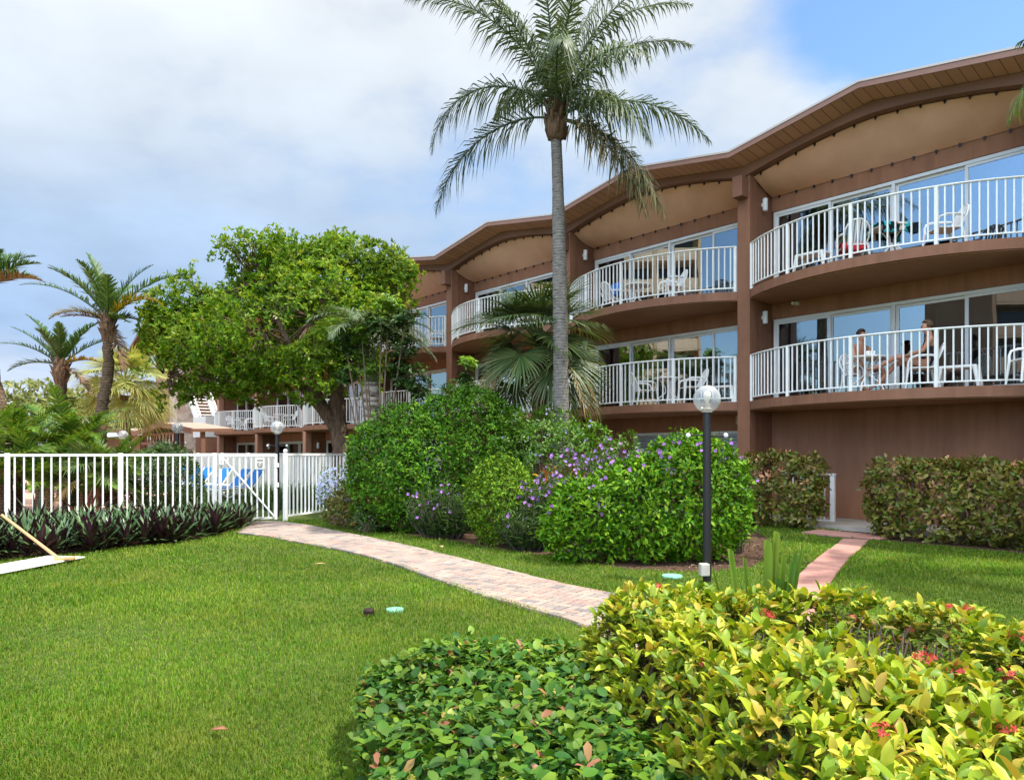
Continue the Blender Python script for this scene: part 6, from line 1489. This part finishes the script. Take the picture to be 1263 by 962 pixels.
    for s_ in (-1,1):
        e = MB(); sd_ = f.cross(Vector((0,0,1))).normalized(); bm = bmesh.new(); bmesh.ops.create_icosphere(bm, subdivisions=2, radius=.011); e.addbm(bm, Matrix.Translation(h+f*.078+sd_*(.032*s_)+Vector((0,0,.022)))); e.build('eye', M_HAIR, t, smooth=True)
    return t
# the man faces the table; seat height .43
man_pose = dict(pelvis=(0,.08,.52), chest=(0,.02,.90), neckb=(0,0,1.06), head=(0,-.05,1.23), look=(.15,-1,-.25), shL=(.20,.02,1.00), shR=(-.20,.02,1.00), elL=(.27,-.14,.76), elR=(-.27,-.12,.76), wrL=(.12,-.33,.71), wrR=(-.13,-.32,.70),
    hipL=(.10,.04,.50), hipR=(-.10,.04,.50), knL=(.24,-.36,.53), knR=(-.26,-.34,.53), anL=(.25,-.36,.09), anR=(-.33,-.42,.09), toeL=(.28,-.54,.03), toeR=(-.38,-.60,.03))
mp_ = LB(U_at(1061,-.02), -.02, F1+.002)
person(tuple(mp_), D(20), 'bare chested person in white shorts sitting behind the round table on the lower right balcony', man_pose,
       [('shorts', ['pelvis','waist','hipL','hipR','thmL','thmR'], 1.06, M_WCLOTH)], M_HAIR)
wom_pose = dict(pelvis=(0,.10,.52), chest=(0,.18,.88), neckb=(0,.16,1.05), head=(0,.10,1.22), look=(.05,-1,-.12), shL=(.165,.16,.99), shR=(-.165,.16,.99), elL=(.25,.02,.74), elR=(-.25,.02,.72), wrL=(.17,-.22,.68), wrR=(-.18,-.20,.67),
    hipL=(.09,.06,.50), hipR=(-.09,.06,.50), knL=(.07,-.42,.66), knR=(-.08,-.40,.56), anL=(.02,-.78,.46), anR=(-.10,-.72,.16), toeL=(.02,-.94,.43), toeR=(-.12,-.90,.06))
wp_ = LB(U_at(1135,-.28), -.28, F1+.002)
person(tuple(wp_), D(-112), 'person in a black swimsuit sitting sideways with crossed legs on the lower right balcony', wom_pose,
       [('swimsuit', ['pelvis','waist','chest','neckb','hipL','hipR'], 1.12, M_DKCLOTH)], mat('hair_brown', (.10,.055,.03), .6, .3, .2, 60), True)
st_pose = dict(pelvis=(0,0,.92), chest=(0,-.02,1.28), neckb=(0,-.02,1.46), head=(0,-.05,1.62), look=(-.5,-1,0), shL=(.19,0,1.40), shR=(-.19,0,1.40), elL=(.27,-.05,1.12), elR=(-.28,-.05,1.12), wrL=(.20,-.26,1.04), wrR=(-.20,-.26,1.04),
    hipL=(.10,0,.90), hipR=(-.10,0,.90), knL=(.11,-.02,.50), knR=(-.11,.02,.50), anL=(.11,.02,.09), anR=(-.12,.05,.09), toeL=(.12,-.16,.03), toeR=(-.14,-.12,.03))
person((*C(167, 33.5), .006), D(-30), 'small figure in a red top standing by the pool pavilion counter', st_pose, [('top', ['waist','chest','neckb','shL','shR','uaL','uaR'], 1.06, M_RED), ('trousers', ['pelvis','hipL','hipR','thmL','thmR','knL','knR','cfL','cfR'], 1.06, mat('navy_cloth', (.02,.03,.08), .8))], M_HAIR)
# things on the table
m = MB(); m.lathe([(.036,0),(.042,.10),(.040,.10),(.034,.006)], 14); o = m.build('cup', M_PLASTIC, None, smooth=True); tp_ = LB(U_at(1069,-.50), -.50, F1+.726); o.location = tp_+Vector((-.02,-.10,0)); tag(o, 'white cup on the round table before the bare chested person', 'cup')
m = MB(); m.bevbox(-.06,.06,-.03,.03,0,.11,.01); o = m.build('napkin_box', M_PLASTIC); o.location = tp_+Vector((.08,-.05,0)); tag(o, 'white napkin box on the round table before the bare chested person', 'box')

# ------------------------------------------------------------------ handrail by the wall
hr0 = G(1027, 648); t = empty('handrail', (*hr0, 0), BROT, 'white handrail standing between the two clipped hedges', 'handrail')
for u in (0, -1.1): m = MB(); m.bevbox(u-.045,u+.045,-.045,.045,0,1.10,.008); m.build('post', M_WHITE, t)
m = MB(); m.box(-1.1,.06,-.05,.05,1.102,1.14); m.build('rail', M_WHITE, t)
m = MB()
for i in range(1, 6): m.box(-1.1+i*.183-.012,-1.1+i*.183+.012,-.012,.012,.12,1.10)
m.box(-1.055,-.046,-.015,.015,.08,.118); m.build('bars', M_WHITE, t)
# ------------------------------------------------------------------ board and pole on the lawn
q = [G(0,705), G(38,706), G(105,690), G(72,687)]; q[0] = (q[0][0]-.15, q[0][1]-.1)
bx0 = Vector((*G(105,691),0)); bx1 = Vector((*G(24,707),0)); bdir = (bx1-bx0).normalized(); 
t = MB(); nn_ = Vector((-bdir.y, bdir.x, 0)); 
if nn_.y < 0: nn_ = -nn_
t.bevbox(0, 1.62, 0, .62, .0, .020, .005); bd = t.build('white_board', mat('white_board', (.72,.70,.64), .6, .3, .08, 30, .08, 3)); bd.location = (bx0.x, bx0.y, .038); bd.rotation_euler = (0, 0, math.atan2(bdir.y, bdir.x)); bd.scale.y = -1 if (Vector((-bdir.y, bdir.x)).y < 0) else 1
tag(bd, 'flat white board lying on the lawn by the oyster plant bed', 'board')
ph_ = P(73, 689.5, 10.45); t = empty('wooden_pole', (ph_.x, ph_.y, .059), math.radians(12), 'pale wooden pole with a head block leaning up from the white board', 'pole')
pt_ = P(2, 635, 10.5)
m = MB(); vloc = Matrix.Rotation(-math.radians(12),4,'Z') @ (pt_-Vector((ph_.x,ph_.y,.059))); m.tube([(0,0,.02), tuple(vloc)], [.022,.020], 10); m.build('shaft', M_WOOD, t)
m = MB(); m.bevbox(-.06,.20,-.045,.045,0,.045,.01); m.build('head_block', M_WOOD, t)
# ------------------------------------------------------------------ lawn small things
def lid(px, py, r, label):
    m = MB(); x, y = G(px, py); m.lathe([(r,0),(r,.02),(r*.97,.026),(r*.9,.024),(.001,.028)], 24); 
    o = m.build('valve_lid', M_GREENLID); o.location = (x, y, .004); smooth_by_angle(o); tag(o, label, 'valve cover', 'green valve covers in the lawn')
lid(487, 754, .088, 'pale green round valve cover in the open lawn below the path'); lid(829, 712, .13, 'pale green valve cover in the grass by the near lamp post')
def dead_leaf(px, py, s_, label, rz, m_):
    x, y = G(px, py); S_ = Soup(); S_.leaves(np.zeros((1,3)), np.array([[1,0,.1]]), np.array([[0,.1,1]]), s_, s_*.5, T8); o = S_.build('fallen_leaf', m_, None, True); o.location = (x, y, .055); o.rotation_euler = (.15,0,rz); sm = o.modifiers.new('t','SOLIDIFY'); sm.thickness = .003; tag(o, label, 'leaf', 'fallen leaves on the lawn')
M_LEAFB = mat('brown_leaf', (.20,.09,.045), .8, .2, .2, 40, .25, 20); M_LEAFT = mat('tan_leaf', (.34,.25,.10), .8, .2, .2, 40, .25, 20)
dead_leaf(258, 912, .10, 'brown fallen leaf in the near lawn', .1, M_LEAFB); dead_leaf(387, 701, .16, 'tan fallen leaf on the grass close to the path edge', .3, M_LEAFT); dead_leaf(546, 679, .16, 'tan fallen leaf on the grass between path and bushes', 2.0, M_LEAFT)
x, y = G(455, 760); m = MB(); m.lathe([(.05,-.03),(.055,.03),(.045,.045),(.03,.05)], 10); o = m.build('sprinkler_head', mat('dark_plastic', (.03,.018,.014), .7, .2, .3, 40)); o.location = (x, y, .03); tag(o, 'small dark sprinkler head in the lawn beside the pale green valve cover', 'sprinkler')

# ------------------------------------------------------------------ apartment towers across the garden (seen mirrored in the windows)
def tower(loc, rz, nb, nf, fh, label, c1, c2):
    t = empty('apartment_tower', loc, rz, label, 'tower'); w = nb*4.2
    mw = mat('tower_wall', c1, .85, .2, .1, 20, .05, .3); ms = mat('tower_slab', c2, .8, .2)
    m = MB(); m.box(-w/2, w/2, 0, 14, 0, nf*fh+1.2); m.build('wall', mw, t)
    g_ = MB()
    for i in range(nb):
        for j in range(nf): u = -w/2+i*4.2; g_.box(u+.5, u+3.7, -.03, -.002, j*fh+.15, j*fh+2.35)
    g_.build('glazing', M_DARKGLASS, t)
    for j in range(nf):
        m = MB(); z = (j+1)*fh-.25
        for i in range(nb): u = -w/2+i*4.2; m.box(u+.2, u+4.0, -1.7, -.032, z, z+.22); m.box(u+.2, u+4.0, -1.72, -1.60, z+.221, z+1.2)
        m.build('balcony', ms, t)
    for i in range(nb+1): m = MB(); u = -w/2+i*4.2; m.box(u-.15, u+.15, -1.75, -.001, 0, nf*fh+1.2); m.build('fin_wall', mw, t)
M_DARKGLASS = mat('dark_glazing', (.03,.04,.05), .1, .6)
tower((-48, 22.5, 0), math.radians(90), 4, 9, 2.9, 'tan balconied tower opposite the hotel mirrored in its top middle windows', (.56,.44,.30), (.66,.56,.42))
tower((-44, -16.5, 0), math.radians(92), 3, 6, 2.9, 'brown balconied tower opposite the hotel mirrored in its right hand windows', (.22,.15,.11), (.30,.22,.17))
